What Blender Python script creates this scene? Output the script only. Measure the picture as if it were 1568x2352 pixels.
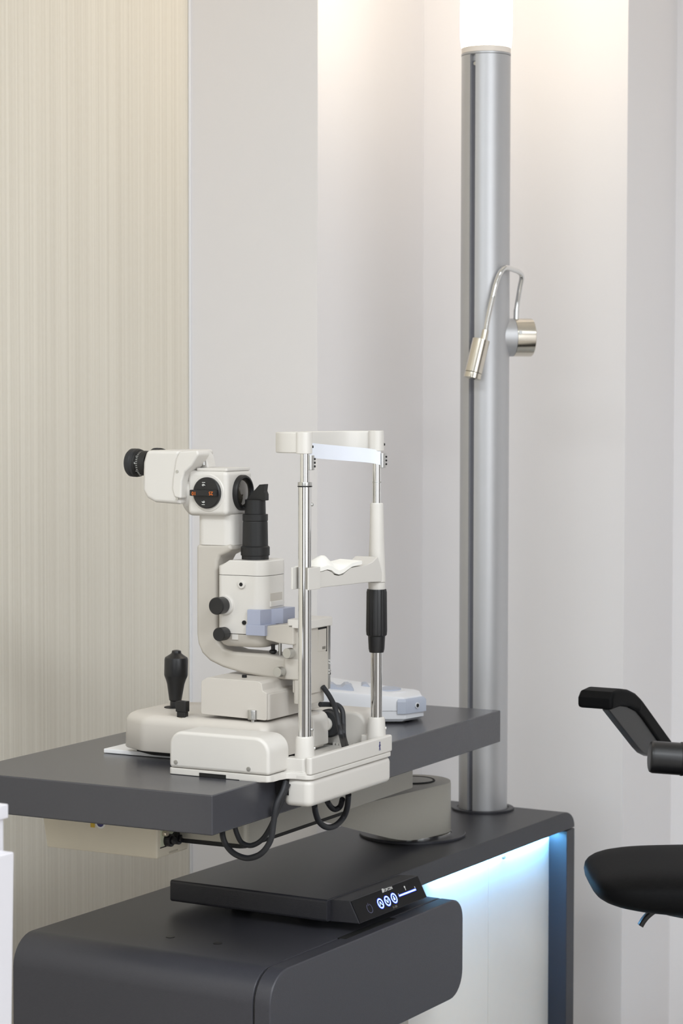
import bpy, bmesh, math, random
from mathutils import Vector, Matrix
random.seed(7)
for o in list(bpy.data.objects): bpy.data.objects.remove(o)
SC = bpy.context.scene
COL = SC.collection

# ------------------------------------------------------------------ camera
FPX = 5186.67; PITCH = math.radians(2.70927); ROLL = math.radians(-0.080939)
YD = math.radians(30.32688); YT = math.radians(27.66624)
CX, CY = 784.0, 1176.0
F = Vector((math.cos(YD), math.sin(YD), 0)); RT = Vector((math.sin(YD), -math.cos(YD), 0)); UP = Vector((0, 0, 1))
FW = F*math.cos(PITCH) - UP*math.sin(PITCH)
_up = F*math.sin(PITCH) + UP*math.cos(PITCH)
AX = RT*math.cos(ROLL) - _up*math.sin(ROLL)
AY = RT*math.sin(ROLL) + _up*math.cos(ROLL)
def ray(px, py): return FW + AX*((px-CX)/FPX) - AY*((py-CY)/FPX)
C0 = Vector((0, 0, 0.78))                      # near corner of the instrument table top
CAM = C0 - ray(487, 1827)*3.0
cd = bpy.data.cameras.new('camera'); cam = bpy.data.objects.new('camera', cd); COL.objects.link(cam)
cd.sensor_fit = 'VERTICAL'; cd.sensor_height = 36; cd.sensor_width = 24; cd.lens = FPX/2352*36
cd.clip_start = 0.05
M = Matrix((AX, AY, -FW)).transposed().to_4x4(); M.translation = CAM
cam.matrix_world = M
cd.dof.use_dof = True; cd.dof.focus_distance = 3.2; cd.dof.aperture_fstop = 9.0
SC.camera = cam
SC.view_settings.view_transform = 'Standard'; SC.view_settings.look = 'None'
SC.view_settings.gamma = 1.0; SC.view_settings.use_curve_mapping = False
SC.view_settings.exposure = 0.24

# ------------------------------------------------------------------ world, ceiling lights and added fill
w = bpy.data.worlds.new('room_world'); SC.world = w; w.use_nodes = True
w.node_tree.nodes['Background'].inputs[0].default_value = (1, 0.98, 0.96, 1)
w.node_tree.nodes['Background'].inputs[1].default_value = 0.3
def area(name, loc, size, power, color, rot=(0, 0, 0)):
    l = bpy.data.lights.new(name, 'AREA'); l.shape = 'RECTANGLE'; l.size, l.size_y = size
    l.energy = power; l.color = color
    o = bpy.data.objects.new(name, l); COL.objects.link(o); o.location = loc; o.rotation_euler = rot
    return o
LC = (0.90, 0.955, 1.0)
area('ceiling_panel_light', (-1.7, -0.3, 2.66), (0.6, 1.2), 32, LC)
area('ceiling_panel_light', (-1.2, -2.2, 2.66), (0.6, 1.2), 42, LC)
area('ceiling_panel_light', (0.1, -1.7, 2.66), (0.6, 1.2), 9, LC)
area('added_fill_light', (-4.1, -1.2, 1.6), (1.8, 1.5), 20, LC, (0, math.radians(-90), 0))  # fill light added behind the camera, no window built there
area('added_fill_light', (-1.9, -3.2, 1.6), (1.8, 1.5), 20, LC, (math.radians(90), 0, 0))  # second added fill, from the side wall, which has no window

# ------------------------------------------------------------------ pixel rays to points on real planes (table frame T, room frame W)
TA = YD - YT
TM = Matrix.Rotation(TA, 3, 'Z')
def t2w(p): return TM @ Vector(p) + C0
def w2t(p): return TM.transposed() @ (Vector(p) - C0)
CT = w2t(CAM)
def _hit(o, d, k, v): return o + d*((v - o[k])/d[k])
def tray_(px, py): return TM.transposed() @ ray(px, py)
def Tx(px, py, x): return _hit(CT, tray_(px, py), 0, x)
def Ty(px, py, y): return _hit(CT, tray_(px, py), 1, y)
def Tz(px, py, z): return _hit(CT, tray_(px, py), 2, z)
def Wx(px, py, x): return _hit(CAM, ray(px, py), 0, x)
def Wy(px, py, y): return _hit(CAM, ray(px, py), 1, y)
def Wz(px, py, z): return _hit(CAM, ray(px, py), 2, z)
def Wd(px, py, d): return CAM + ray(px, py)*d
def TXo(pts, x):                                # outline on a plane x = const of the table frame -> (y, z)
    r = []
    for p in pts:
        q = Tx(p[0], p[1], x); r.append((q.y, q.z))
    return r
def TYo(pts, y):
    r = []
    for p in pts:
        q = Ty(p[0], p[1], y); r.append((q.x, q.z))
    return r

# ------------------------------------------------------------------ materials
def lin(c):
    c /= 255.0
    return c/12.92 if c <= 0.04045 else ((c+0.055)/1.055)**2.4
def rgb(r, g, b): return (lin(r), lin(g), lin(b), 1)
def mat(name, c, rough=0.5, metal=0.0, noise=0.0, nscale=60.0, bump=0.0, bscale=400.0, spec=0.5, coat=0.0, emit=None, estr=0.0, trans=0.0):
    m = bpy.data.materials.new(name); m.use_nodes = True
    nt = m.node_tree; b = nt.nodes['Principled BSDF']
    b.inputs['Base Color'].default_value = c; b.inputs['Roughness'].default_value = rough
    b.inputs['Metallic'].default_value = metal; b.inputs['Specular IOR Level'].default_value = spec
    b.inputs['Coat Weight'].default_value = coat
    tc = nt.nodes.new('ShaderNodeTexCoord')
    if noise > 0:
        n = nt.nodes.new('ShaderNodeTexNoise'); n.inputs['Scale'].default_value = nscale; n.inputs['Detail'].default_value = 3
        nt.links.new(tc.outputs['Object'], n.inputs['Vector'])
        mx = nt.nodes.new('ShaderNodeMixRGB'); mx.blend_type = 'MIX'
        mx.inputs[1].default_value = [v*(1-noise) for v in c[:3]]+[1]; mx.inputs[2].default_value = [min(1, v*(1+noise)) for v in c[:3]]+[1]
        nt.links.new(n.outputs['Fac'], mx.inputs[0]); nt.links.new(mx.outputs[0], b.inputs['Base Color'])
    if bump > 0:
        n2 = nt.nodes.new('ShaderNodeTexNoise'); n2.inputs['Scale'].default_value = bscale; n2.inputs['Detail'].default_value = 2
        nt.links.new(tc.outputs['Object'], n2.inputs['Vector'])
        bp = nt.nodes.new('ShaderNodeBump'); bp.inputs['Strength'].default_value = bump; bp.inputs['Distance'].default_value = 0.001
        nt.links.new(n2.outputs['Fac'], bp.inputs['Height']); nt.links.new(bp.outputs[0], b.inputs['Normal'])
    if emit:
        b.inputs['Emission Color'].default_value = emit; b.inputs['Emission Strength'].default_value = estr
    if trans: b.inputs['Transmission Weight'].default_value = trans
    return m
MT = {}
MT['wall'] = mat('painted_wall', rgb(233, 230, 230), 0.75, noise=0.012, nscale=3, bump=0.12, bscale=300)
MT['ceiling'] = mat('ceiling_paint', rgb(236, 235, 232), 0.8, noise=0.01)
MT['floor'] = mat('grey_floor', rgb(178, 172, 164), 0.45, noise=0.08, nscale=6, bump=0.05)
MT['beige'] = mat('cream_enamel', rgb(214, 210, 204), 0.34, noise=0.015, nscale=9, bump=0.05, bscale=900)
MT['beige2'] = mat('cream_enamel_shaded', rgb(190, 184, 175), 0.4, noise=0.02, nscale=9, bump=0.06, bscale=900)  # cream enamel again, with shade put into the colour
MT['beige3'] = mat('cream_enamel_half_shaded', rgb(200, 194, 186), 0.36, noise=0.015, nscale=9, bump=0.05, bscale=900)  # same enamel, darkened less, shading mixed into its colour
MT['ivory'] = mat('ivory_plastic', rgb(210, 206, 200), 0.38, noise=0.01, nscale=9)
MT['whitep'] = mat('white_plate', rgb(236, 236, 238), 0.3, noise=0.01)
MT['table'] = mat('dark_grey_laminate', rgb(62, 62, 67), 0.26, noise=0.05, nscale=220, bump=0.06, bscale=900, spec=0.55)
MT['desk'] = mat('anthracite_laminate', rgb(48, 48, 53), 0.36, spec=0.4, noise=0.06, nscale=260, bump=0.25, bscale=900)
MT['cab'] = mat('anthracite_lacquer', rgb(60, 60, 66), 0.4, spec=0.45, noise=0.05, nscale=240, bump=0.22, bscale=900)
MT['alu'] = mat('anodised_aluminium', rgb(186, 186, 188), 0.42, metal=0.6, noise=0.02, nscale=30, bump=0.05, bscale=700)
MT['slot'] = mat('grey_slot_insert', rgb(104, 105, 113), 0.5, metal=0.3, noise=0.02)
MT['chrome'] = mat('polished_chrome', rgb(225, 225, 224), 0.07, metal=1.0, noise=0.01)
MT['steel'] = mat('brushed_steel', rgb(196, 196, 194), 0.28, metal=1.0, noise=0.03, nscale=80)
MT['satin'] = mat('satin_nickel', rgb(214, 208, 196), 0.16, metal=1.0, noise=0.02, nscale=50)
MT['champ'] = mat('champagne_metal_paint', rgb(158, 155, 146), 0.42, metal=0.35, noise=0.03, nscale=300, bump=0.08, bscale=900)
MT['black'] = mat('black_plastic', rgb(22, 22, 24), 0.38, noise=0.05, nscale=80, bump=0.05)
MT['matte'] = mat('matte_black_metal', rgb(20, 20, 21), 0.5, noise=0.06, nscale=120, bump=0.05)
MT['rubber'] = mat('black_rubber', rgb(34, 35, 39), 0.55, noise=0.05, nscale=90)
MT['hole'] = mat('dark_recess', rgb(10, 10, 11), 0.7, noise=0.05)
MT['leather'] = mat('black_upholstery', rgb(14, 14, 15), 0.6, spec=0.08, noise=0.06, nscale=200, bump=0.25, bscale=500)
MT['blue'] = mat('blue_grey_plastic', rgb(164, 169, 188), 0.45, noise=0.02)
MT['device'] = mat('pale_grey_plastic', rgb(218, 219, 223), 0.4, noise=0.012)
MT['device2'] = mat('slate_key_plastic', rgb(174, 180, 194), 0.45, noise=0.02)
MT['lcd'] = mat('lcd_glass', rgb(138, 138, 136), 0.15, noise=0.03, coat=0.3)
MT['glass'] = mat('coated_lens', rgb(70, 66, 58), 0.05, metal=0.3, noise=0.05, coat=1.0)
MT['screen'] = mat('black_glass_panel', rgb(6, 6, 9), 0.2, noise=0.02, spec=0.12)
MT['paper'] = mat('tissue_paper', rgb(246, 244, 238), 0.85, noise=0.01)
MT['cream'] = mat('cream_steel_box', rgb(214, 206, 188), 0.45, noise=0.02, bump=0.05)
MT['cream2'] = mat('faint_print', rgb(182, 174, 158), 0.5, noise=0.25, nscale=700)
MT['socket'] = mat('pale_green_panel', rgb(196, 200, 176), 0.4, noise=0.02)
MT['orange'] = mat('orange_print', rgb(235, 120, 40), 0.6, noise=0.01)
MT['print'] = mat('white_print', rgb(225, 225, 222), 0.6, noise=0.01)
MT['navy'] = mat('navy_print', rgb(56, 56, 110), 0.6, noise=0.01)
MT['yellow'] = mat('yellow_sticker', rgb(205, 170, 50), 0.6, noise=0.01)
MT['greyprint'] = mat('grey_print', rgb(120, 116, 108), 0.7, noise=0.01)
MT['strap'] = mat('white_silicone_band', rgb(232, 236, 246), 0.35, noise=0.01)
MT['panelw'] = mat('white_panel_laminate', rgb(238, 233, 225), 0.4, noise=0.012)
MT['whitecab'] = mat('white_lacquer', rgb(208, 206, 211), 0.35, noise=0.01)
MT['led'] = mat('led_cyan', rgb(150, 210, 255), 0.5, emit=(0.15, 0.52, 1.0, 1), estr=210)
MT['icon'] = mat('icon_blue_light', rgb(120, 160, 255), 0.5, emit=(0.34, 0.50, 1.0, 1), estr=2.2)
MT['iconhalo'] = mat('icon_deep_blue_light', rgb(40, 60, 255), 0.5, emit=(0.02, 0.06, 1.0, 1), estr=1.2)
MT['icondim'] = mat('icon_dim', rgb(90, 92, 120), 0.5, noise=0.01)
MT['lampglow'] = mat('frosted_lamp_glass', rgb(255, 250, 240), 0.5, emit=(1.0, 0.87, 0.70, 1), estr=7.0)
MT['lampbase'] = mat('frosted_lamp_skirt', rgb(235, 225, 215), 0.5, noise=0.01)
MT['rearwall'] = mat('darkened_rear_wall', rgb(128, 124, 120), 0.7, noise=0.02)  # unseen wall greyed to darken reflections in the chrome
MT['added_dark_panel'] = mat('added_panel_dark', rgb(58, 52, 48), 0.45, noise=0.06, nscale=12)  # for the dark sheets added out of view
# striped wallpaper
def wallpaper():
    m = bpy.data.materials.new('ribbed_cream_wallpaper'); m.use_nodes = True
    nt = m.node_tree; b = nt.nodes['Principled BSDF']; b.inputs['Roughness'].default_value = 0.7
    tc = nt.nodes.new('ShaderNodeTexCoord')
    def noise(sx, sz, det):
        mp = nt.nodes.new('ShaderNodeMapping'); mp.inputs['Scale'].default_value = (sx, 0.0, sz)
        n = nt.nodes.new('ShaderNodeTexNoise'); n.inputs['Scale'].default_value = 1.0; n.inputs['Detail'].default_value = det; n.inputs['Roughness'].default_value = 0.65
        nt.links.new(tc.outputs['Object'], mp.inputs[0]); nt.links.new(mp.outputs[0], n.inputs['Vector']); return n
    a = noise(190, 0.4, 5); c = noise(300, 70, 2)
    r = nt.nodes.new('ShaderNodeValToRGB'); r.color_ramp.elements[0].position = 0.34; r.color_ramp.elements[1].position = 0.66
    r.color_ramp.elements[0].color = rgb(217, 210, 196); r.color_ramp.elements[1].color = rgb(233, 227, 214)
    nt.links.new(a.outputs['Fac'], r.inputs[0])
    mx = nt.nodes.new('ShaderNodeMixRGB'); mx.blend_type = 'OVERLAY'; mx.inputs[0].default_value = 0.12
    nt.links.new(r.outputs[0], mx.inputs[1]); nt.links.new(c.outputs['Fac'], mx.inputs[2])
    nt.links.new(mx.outputs[0], b.inputs['Base Color'])
    bp = nt.nodes.new('ShaderNodeBump'); bp.inputs['Strength'].default_value = 0.35; bp.inputs['Distance'].default_value = 0.002
    nt.links.new(a.outputs['Fac'], bp.inputs['Height']); nt.links.new(bp.outputs[0], b.inputs['Normal'])
    return m
MT['wallpaper'] = wallpaper()

# ------------------------------------------------------------------ mesh helpers
def bev(bm, wd, seg=2, ang=28):
    es = [e for e in bm.edges if len(e.link_faces) == 2 and e.calc_face_angle(0) > math.radians(ang)]
    if es: bmesh.ops.bevel(bm, geom=es, offset=wd, segments=seg, profile=0.5, affect='EDGES', clamp_overlap=True)
    return bm
def ring(bm, pts): return [bm.verts.new(p) for p in pts]
def bridge(bm, a, b, closed=True):
    n = len(a)
    for i in range(n if closed else n-1):
        j = (i+1) % n
        try: bm.faces.new((a[i], a[j], b[j], b[i]))
        except ValueError: pass
def fin(bm):
    bmesh.ops.remove_doubles(bm, verts=bm.verts, dist=1e-6)
    bmesh.ops.recalc_face_normals(bm, faces=bm.faces); return bm
def ax3(axis, a, u, v): return {'x': (a, u, v), 'y': (u, a, v), 'z': (u, v, a)}[axis]
def prism(pts, axis, a0, a1, wd=0, seg=2, ang=28, scale1=None):
    bm = bmesh.new()
    r0 = ring(bm, [ax3(axis, a0, *p) for p in pts])
    p1 = pts
    if scale1:
        cu = sum(p[0] for p in pts)/len(pts); cv = sum(p[1] for p in pts)/len(pts)
        p1 = [(cu+(p[0]-cu)*scale1, cv+(p[1]-cv)*scale1) for p in pts]
    r1 = ring(bm, [ax3(axis, a1, *p) for p in p1])
    bm.faces.new(r0); bm.faces.new(r1); bridge(bm, r0, r1); fin(bm)
    if wd: bev(bm, wd, seg, ang)
    return bm
def box(x0, x1, y0, y1, z0, z1, wd=0, seg=2):
    return prism([(x0, y0), (x1, y0), (x1, y1), (x0, y1)], 'z', z0, z1, wd, seg)
def rpoly(pts, rad, seg=5):
    n = len(pts); out = []
    for i in range(n):
        r = rad[i] if isinstance(rad, (list, tuple)) else rad
        p = Vector(pts[i]); a = Vector(pts[i-1])-p; b = Vector(pts[(i+1) % n])-p
        la, lb = a.length, b.length
        if r <= 0 or la < 1e-9 or lb < 1e-9: out.append(tuple(p)); continue
        a.normalize(); b.normalize()
        th = a.angle(b); t = min(r/max(math.tan(th/2), 1e-3), la*0.49, lb*0.49); rr = t*math.tan(th/2)
        s = p+a*t; e = p+b*t; c = p+(a+b).normalized()*(rr/math.sin(th/2))
        a0 = math.atan2(s.y-c.y, s.x-c.x); a1 = math.atan2(e.y-c.y, e.x-c.x)
        d = (a1-a0+math.pi) % (2*math.pi)-math.pi
        for k in range(seg+1):
            q = a0+d*k/seg; out.append((c.x+rr*math.cos(q), c.y+rr*math.sin(q)))
    return out
def rrect(u0, u1, v0, v1, r, seg=5): return rpoly([(u0, v0), (u1, v0), (u1, v1), (u0, v1)], r, seg)
def frame_of(d):
    d = Vector(d).normalized(); h = Vector((0, 0, 1)) if abs(d.z) < 0.9 else Vector((1, 0, 0))
    u = d.cross(h).normalized(); v = u.cross(d).normalized()
    return d, u, v
def lathe(p, d, prof, n=32, cap=True):
    d, u, v = frame_of(d); p = Vector(p); bm = bmesh.new(); prev = None
    for k, (t, r) in enumerate(prof):
        cur = ring(bm, [p+d*t+(u*math.cos(2*math.pi*i/n)+v*math.sin(2*math.pi*i/n))*max(r, 1e-5) for i in range(n)])
        if prev: bridge(bm, prev, cur)
        elif cap: bm.faces.new(cur)
        prev = cur
    if cap: bm.faces.new(prev)
    bmesh.ops.recalc_face_normals(bm, faces=bm.faces)
    return bm
def cyl(p0, p1, r0, r1=None, n=32, wd=0.0):
    p0 = Vector(p0); p1 = Vector(p1); L = (p1-p0).length; r1 = r0 if r1 is None else r1
    if wd > 0: pr = [(0, r0-wd), (wd*0.3, r0-wd*0.3), (wd, r0), (L-wd, r1), (L-wd*0.3, r1-wd*0.3), (L, r1-wd)]
    else: pr = [(0, r0), (L, r1)]
    return lathe(p0, p1-p0, pr, n)
def smooth_path(pts, sub=6):
    P = [Vector(p) for p in pts]; out = []
    for i in range(len(P)-1):
        p0 = P[max(i-1, 0)]; p1 = P[i]; p2 = P[i+1]; p3 = P[min(i+2, len(P)-1)]
        for k in range(sub):
            t = k/sub
            out.append(0.5*((2*p1)+(p2-p0)*t+(2*p0-5*p1+4*p2-p3)*t*t+(3*p1-p0-3*p2+p3)*t**3))
    out.append(P[-1]); return out
def sweep(path, sect, upv=(0, 0, 1), cap=True, scales=None):
    """sweep a 2D section (u across, v up) along a path"""
    bm = bmesh.new(); prev = None; N = len(path); u = None
    for i, p in enumerate(path):
        t = (path[min(i+1, N-1)]-path[max(i-1, 0)]).normalized()
        if u is None: u = t.cross(Vector(upv)).normalized()
        else: u = (u - t*u.dot(t)).normalized()
        v = u.cross(t).normalized(); s = scales[i] if scales else 1.0
        cur = ring(bm, [p+u*a*s+v*b*s for a, b in sect])
        if prev: bridge(bm, prev, cur)
        elif cap: bm.faces.new(cur)
        prev = cur
    if cap: bm.faces.new(prev)
    bmesh.ops.recalc_face_normals(bm, faces=bm.faces); return bm
def circ(r, n=14): return [(r*math.cos(2*math.pi*i/n), r*math.sin(2*math.pi*i/n)) for i in range(n)]
def tube(pts, r, n=14, sub=8, upv=(0.3, 0.2, 1), scales=None): return sweep(smooth_path(pts, sub), circ(r, n), upv, True, scales)
def torus(c, d, R, r, n=32, m=8):
    d, u, v = frame_of(d); c = Vector(c); bm = bmesh.new(); rs = []
    for i in range(n):
        a = 2*math.pi*i/n; e = u*math.cos(a)+v*math.sin(a)
        rs.append(ring(bm, [c+e*(R+r*math.cos(2*math.pi*k/m))+d*r*math.sin(2*math.pi*k/m) for k in range(m)]))
    for i in range(n): bridge(bm, rs[i], rs[(i+1) % n])
    bmesh.ops.recalc_face_normals(bm, faces=bm.faces); return bm
def loft(rings, cap=True):
    bm = bmesh.new(); prev = None
    for r in rings:
        cur = ring(bm, r)
        if prev: bridge(bm, prev, cur)
        elif cap: bm.faces.new(cur)
        prev = cur
    if cap: bm.faces.new(prev)
    bmesh.ops.recalc_face_normals(bm, faces=bm.faces); return bm
def join(*bms):
    out = bmesh.new()
    for b in bms:
        m = bpy.data.meshes.new('tmp'); b.to_mesh(m); out.from_mesh(m); bpy.data.meshes.remove(m); b.free()
    return out
def xform(bm, fn):
    for v in bm.verts: v.co = Vector(fn(v.co))
    return bm

# ------------------------------------------------------------------ object helpers
ORG = {}
def mesh_of(name, bm, m, c, ang):
    me = bpy.data.meshes.new(name)
    for v in bm.verts: v.co = v.co - c
    bm.to_mesh(me); bm.free()
    for p in me.polygons: p.use_smooth = True
    me.set_sharp_from_angle(angle=math.radians(ang))
    me.materials.append(MT[m]); return me
def centre(bm):
    xs = [v.co for v in bm.verts]
    return Vector([(min(c[k] for c in xs)+max(c[k] for c in xs))/2 for k in range(3)])
def part(name, bm, m, parent, label=None, ang=38, wn=True):
    c = centre(bm); me = mesh_of(name, bm, m, c, ang)
    o = bpy.data.objects.new(name, me); COL.objects.link(o); o.parent = parent
    o.location = c - ORG[parent]; ORG[o] = c
    if label: o['label'] = label
    if wn:
        md = o.modifiers.new('weighted_normal', 'WEIGHTED_NORMAL'); md.keep_sharp = True; md.weight = 80
    return o
def thing(name, label, cat, base, frame='W', group=None):
    o = bpy.data.objects.new(name, None); COL.objects.link(o); o.empty_display_size = 0.05
    b = Vector(base); ORG[o] = b
    if frame == 'T': o.location = t2w(b); o.rotation_euler = (0, 0, TA)
    else: o.location = b
    o['label'] = label; o['category'] = cat
    if group: o['group'] = group
    return o
def solo(name, bm, m, label, cat, frame='W', group=None, ang=38):
    c = centre(bm); c.z = min(v.co.z for v in bm.verts)
    me = mesh_of(name, bm, m, c, ang); o = bpy.data.objects.new(name, me); COL.objects.link(o)
    if frame == 'T': o.location = t2w(c); o.rotation_euler = (0, 0, TA)
    else: o.location = c
    ORG[o] = c; o['label'] = label; o['category'] = cat
    if group: o['group'] = group
    return o
def struct(name, bm, m):
    c = centre(bm); c.z = min(v.co.z for v in bm.verts)
    me = mesh_of(name, bm, m, c, 30); o = bpy.data.objects.new(name, me); COL.objects.link(o); o.location = c
    ORG[o] = c; o['kind'] = 'structure'; return o
def text_bm(body, size, o, ux, uy, depth=0.0002):
    """flat lettering: centred at o, reading along ux, up along uy"""
    cu = bpy.data.curves.new('lettering', 'FONT'); cu.body = body; cu.size = size; cu.align_x = 'CENTER'; cu.align_y = 'CENTER'; cu.extrude = depth
    cu.resolution_u = 3
    ob = bpy.data.objects.new('lettering', cu); COL.objects.link(ob)
    me = bpy.data.meshes.new_from_object(ob.evaluated_get(bpy.context.evaluated_depsgraph_get()))
    bm = bmesh.new(); bm.from_mesh(me)
    bpy.data.objects.remove(ob); bpy.data.curves.remove(cu); bpy.data.meshes.remove(me)
    ux = Vector(ux).normalized(); uy = Vector(uy).normalized(); n = ux.cross(uy); o = Vector(o)
    for v in bm.verts: v.co = o+ux*v.co.x+uy*v.co.y+n*v.co.z
    return bm

# ================================================================== SETTING
CB = Vector((1.1795, 0.1918, 0.562))             # foot of the light column
X1 = 1.185                                       # plane of the pilaster faces
yA = Wx(437, 1200, X1).y; yB = Wx(728.5, 1200, X1).y; 
XB = Wy(970, 1200, yB).x; yC = Wx(1434, 1200, XB).y; X2 = Wy(1545, 1200, yC).x                         # back of the niche
HZ = 2.7
struct('floor', box(-4.3, X2+0.12, -3.4, 1.2, -0.1, 0.0), 'floor')
struct('ceiling', box(-4.3, X2+0.12, -3.4, 1.2, HZ, HZ+0.1), 'ceiling')
struct('wall_left', box(-4.3, X1, yA, yA+0.12, 0, HZ), 'wallpaper')
struct('wall_pilaster', box(X1, X2+0.12, yB, yA+0.12, 0, HZ), 'wall')
struct('wall_back', box(XB, X2, yC, yB, 0, HZ), 'wall')
struct('wall_right', box(X2, X2+0.12, -3.4, yB, 0, HZ), 'wall')
struct('wall_side', box(-4.3, X2, -3.4, -3.28, 0, HZ), 'wall')
struct('wall_rear', box(-4.3, -4.18, -3.28, yA, 0, HZ), 'rearwall')
struct('added_dark_panel_1', box(0.15, 1.1, -3.28, -3.24, 0, 2.1, 0.004), 'added_dark_panel')  # unseen dark sheet, added to darken reflections on the table side
struct('added_dark_panel_2', box(-4.18, -4.14, -0.15, 0.75, 0, 2.1, 0.004), 'added_dark_panel')  # unseen dark sheet, added for dark streaks in the chrome
struct('trim_1', box(X1-0.006, X1, yA-0.004, yA-0.0005, 0, HZ, 0.001), 'whitep')

# ================================================================== DESK
ZD = 0.562; TH = 0.0335
YL, YR = 0.331, 0.0475; XF, XR = 0.379, 1.266
desk = thing('equipment_desk', 'narrow anthracite desk with rounded far corner and glowing control strip', 'desk', ((XF+XR)/2, (YL+YR)/2, 0))
# top with rounded end: profile in XZ extruded along Y
prof = [(XF+0.002, ZD-TH), (XR, ZD-TH)]+[(XR-0.046+0.046*math.cos(a), ZD-0.031+0.031*math.sin(a)) for a in [math.radians(9*k) for k in range(11)]]+[(XF+0.002, ZD), (XF, ZD-0.003), (XF, ZD-TH+0.003)]
part('desk_top', prism(prof, 'y', YR, YL, 0.003, 2), 'desk', desk)
part('end_leg', box(XR-0.034, XR, YR, YL, 0.0, ZD-TH-0.0015, 0.0015), 'desk', desk, 'anthracite end panel, inner side washed with blue light')
YP = YR+0.036
pn1 = 0.987
part('rear_panel', box(0.699, pn1-0.0008, YP, YP+0.018, 0.0, ZD-TH), 'panelw', desk, 'white panel under the desk')
part('rear_panel', box(pn1+0.0008, XR-0.034, YP, YP+0.018, 0.0, ZD-TH), 'panelw', desk, 'white panel under the desk')
part('light_strip', box(0.77, XR-0.038, YP-0.0085, YP-0.0025, ZD-TH-0.0028, ZD-TH), 'led', desk, 'cyan led strip')
part('added_led_baffle', box(0.71, XR-0.0345, YP-0.0185, YP-0.0165, ZD-TH-0.0055, ZD-TH), 'desk', desk)  # hidden lip added to keep led light off chair and cabinet
ps = Wy(1154, 1968, YP)
sc = part('bolt', lathe(ps, (0, -1, 0), [(0, 0.004), (0.004, 0.004), (0.0045, 0.0025), (0.0055, 0.0025), (0.006, 0.001)], 6), 'steel', desk)
# wedge control panel
TL = Wx(804, 2069, XF+0.012); BL = Wx(827, 2122, XF+0.012)
TR = Wy(958, 2007.7, TL.y)
xw0 = XF+0.010; xw1 = TR.x
wed = [(YR+0.001, ZD-0.0015), (TL.y, TL.z), (BL.y, BL.z), (YR+0.001, BL.z-0.002)]
cp = part('control_console', prism(wed, 'x', xw0, xw1, 0.0015, 2), 'desk', desk, 'wedge shaped console on the desk edge')
dn = Vector((0, BL.y-TL.y, BL.z-TL.z)); wdt = dn.length; dn.normalize(); nrm = Vector((1, 0, 0)).cross(-dn).normalized()
if nrm.y > 0: nrm = -nrm
TLs = Vector((xw0, TL.y, TL.z))
def cpt(u, v, h): return TLs + Vector((1, 0, 0))*u + dn*v + nrm*h
def slabp(pts, h0, h1):
    bm = bmesh.new(); a = ring(bm, [cpt(u, v, h0) for u, v in pts]); b = ring(bm, [cpt(u, v, h1) for u, v in pts])
    bm.faces.new(a); bm.faces.new(b); bridge(bm, a, b); return fin(bm)
LW = xw1-xw0
glass = part('screen', slabp([(0.002, 0.001), (LW-0.001, 0.001), (LW-0.001, wdt-0.001), (0.002, wdt-0.001)], -0.001, 0.0008), 'screen', cp)
def puv(cx_, cy_):                               # point of the glass seen at crop coordinates
    d = ray(720+cx_/5.2267, 1980+cy_/5.2267); t = (TLs-CAM).dot(nrm)/d.dot(nrm); q = CAM+d*t-TLs
    return q.x, q.dot(dn)
def ringp(c, r0, r1, h0, h1, n=28, a0=0, a1=2*math.pi):
    pts = []
    full = abs(a1-a0-2*math.pi) < 1e-6
    bm = bmesh.new(); R_ = []
    for i in range(n+(0 if full else 1)):
        a = a0+(a1-a0)*i/n; e = (math.cos(a), math.sin(a))
        R_.append(ring(bm, [cpt(c[0]+e[0]*r, c[1]+e[1]*r, h) for r, h in ((r0, h0), (r1, h0), (r1, h1), (r0, h1))]))
    for i in range(len(R_)-(0 if full else 1)): bridge(bm, R_[i], R_[(i+1) % len(R_)])
    return fin(bm)
def stroke(p, q, wd, h0=0.0007, h1=0.0012):
    p = Vector(p); q = Vector(q); t = (q-p).normalized(); s = Vector((-t.y, t.x))*wd/2
    return slabp([p+s, q+s, q-s, p-s], h0, h1)
pc = [puv(798, 500), puv(880, 470), puv(960, 436)]
ir = 0.0079
for k, c in enumerate(pc):
    bms = [ringp(c, ir*0.78, ir, 0.0007, 0.0012)]
    if k == 0: bms += [stroke((c[0]-.0035, c[1]+.003), (c[0], c[1]-.003), .0011), stroke((c[0], c[1]-.003), (c[0]+.0035, c[1]+.003), .0011)]
    elif k == 1: bms += [stroke((c[0]-.0035, c[1]-.003), (c[0], c[1]+.003), .0011), stroke((c[0], c[1]+.003), (c[0]+.0035, c[1]-.003), .0011)]
    else: bms += [ringp((c[0], c[1]+.0012), .0002, .0023, 0.0007, 0.0012, 16), stroke((c[0], c[1]-.004), (c[0], c[1]-.0005), .0018)]
    part('touch_icon', join(*bms), 'icon', cp, ['glowing up arrow touch icon', 'glowing down arrow touch icon', 'glowing lamp touch icon'][k], wn=False)
    part('icon_halo', ringp(c, ir*0.70, ir*1.10, 0.0006, 0.00095), 'iconhalo', cp, wn=False)
c = puv(668, 560)
part('power_icon', join(ringp(c, 0.0066, 0.0074, 0.0007, 0.0011, 28, -math.pi/2+0.4, 1.5*math.pi-0.4), stroke((c[0], c[1]-.0085), (c[0], c[1]-.004), .0007)), 'icondim', cp, wn=False)
a = puv(1022, 411); b = puv(1218, 329); b = (b[0], (a[1]+b[1])/2); a = (a[0], b[1])
part('slider_light', stroke(a, b, .0022), 'icon', cp, 'glowing slider bar', wn=False)
part('slider_halo', stroke((a[0]-.001, a[1]), (b[0]+.001, b[1]), .0036, 0.0006, 0.0009), 'iconhalo', cp, wn=False)
part('slider_mark', stroke((a[0], a[1]-.004), (a[0]+.0001, a[1]-.0022), .0007), 'print', cp, wn=False)
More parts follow.
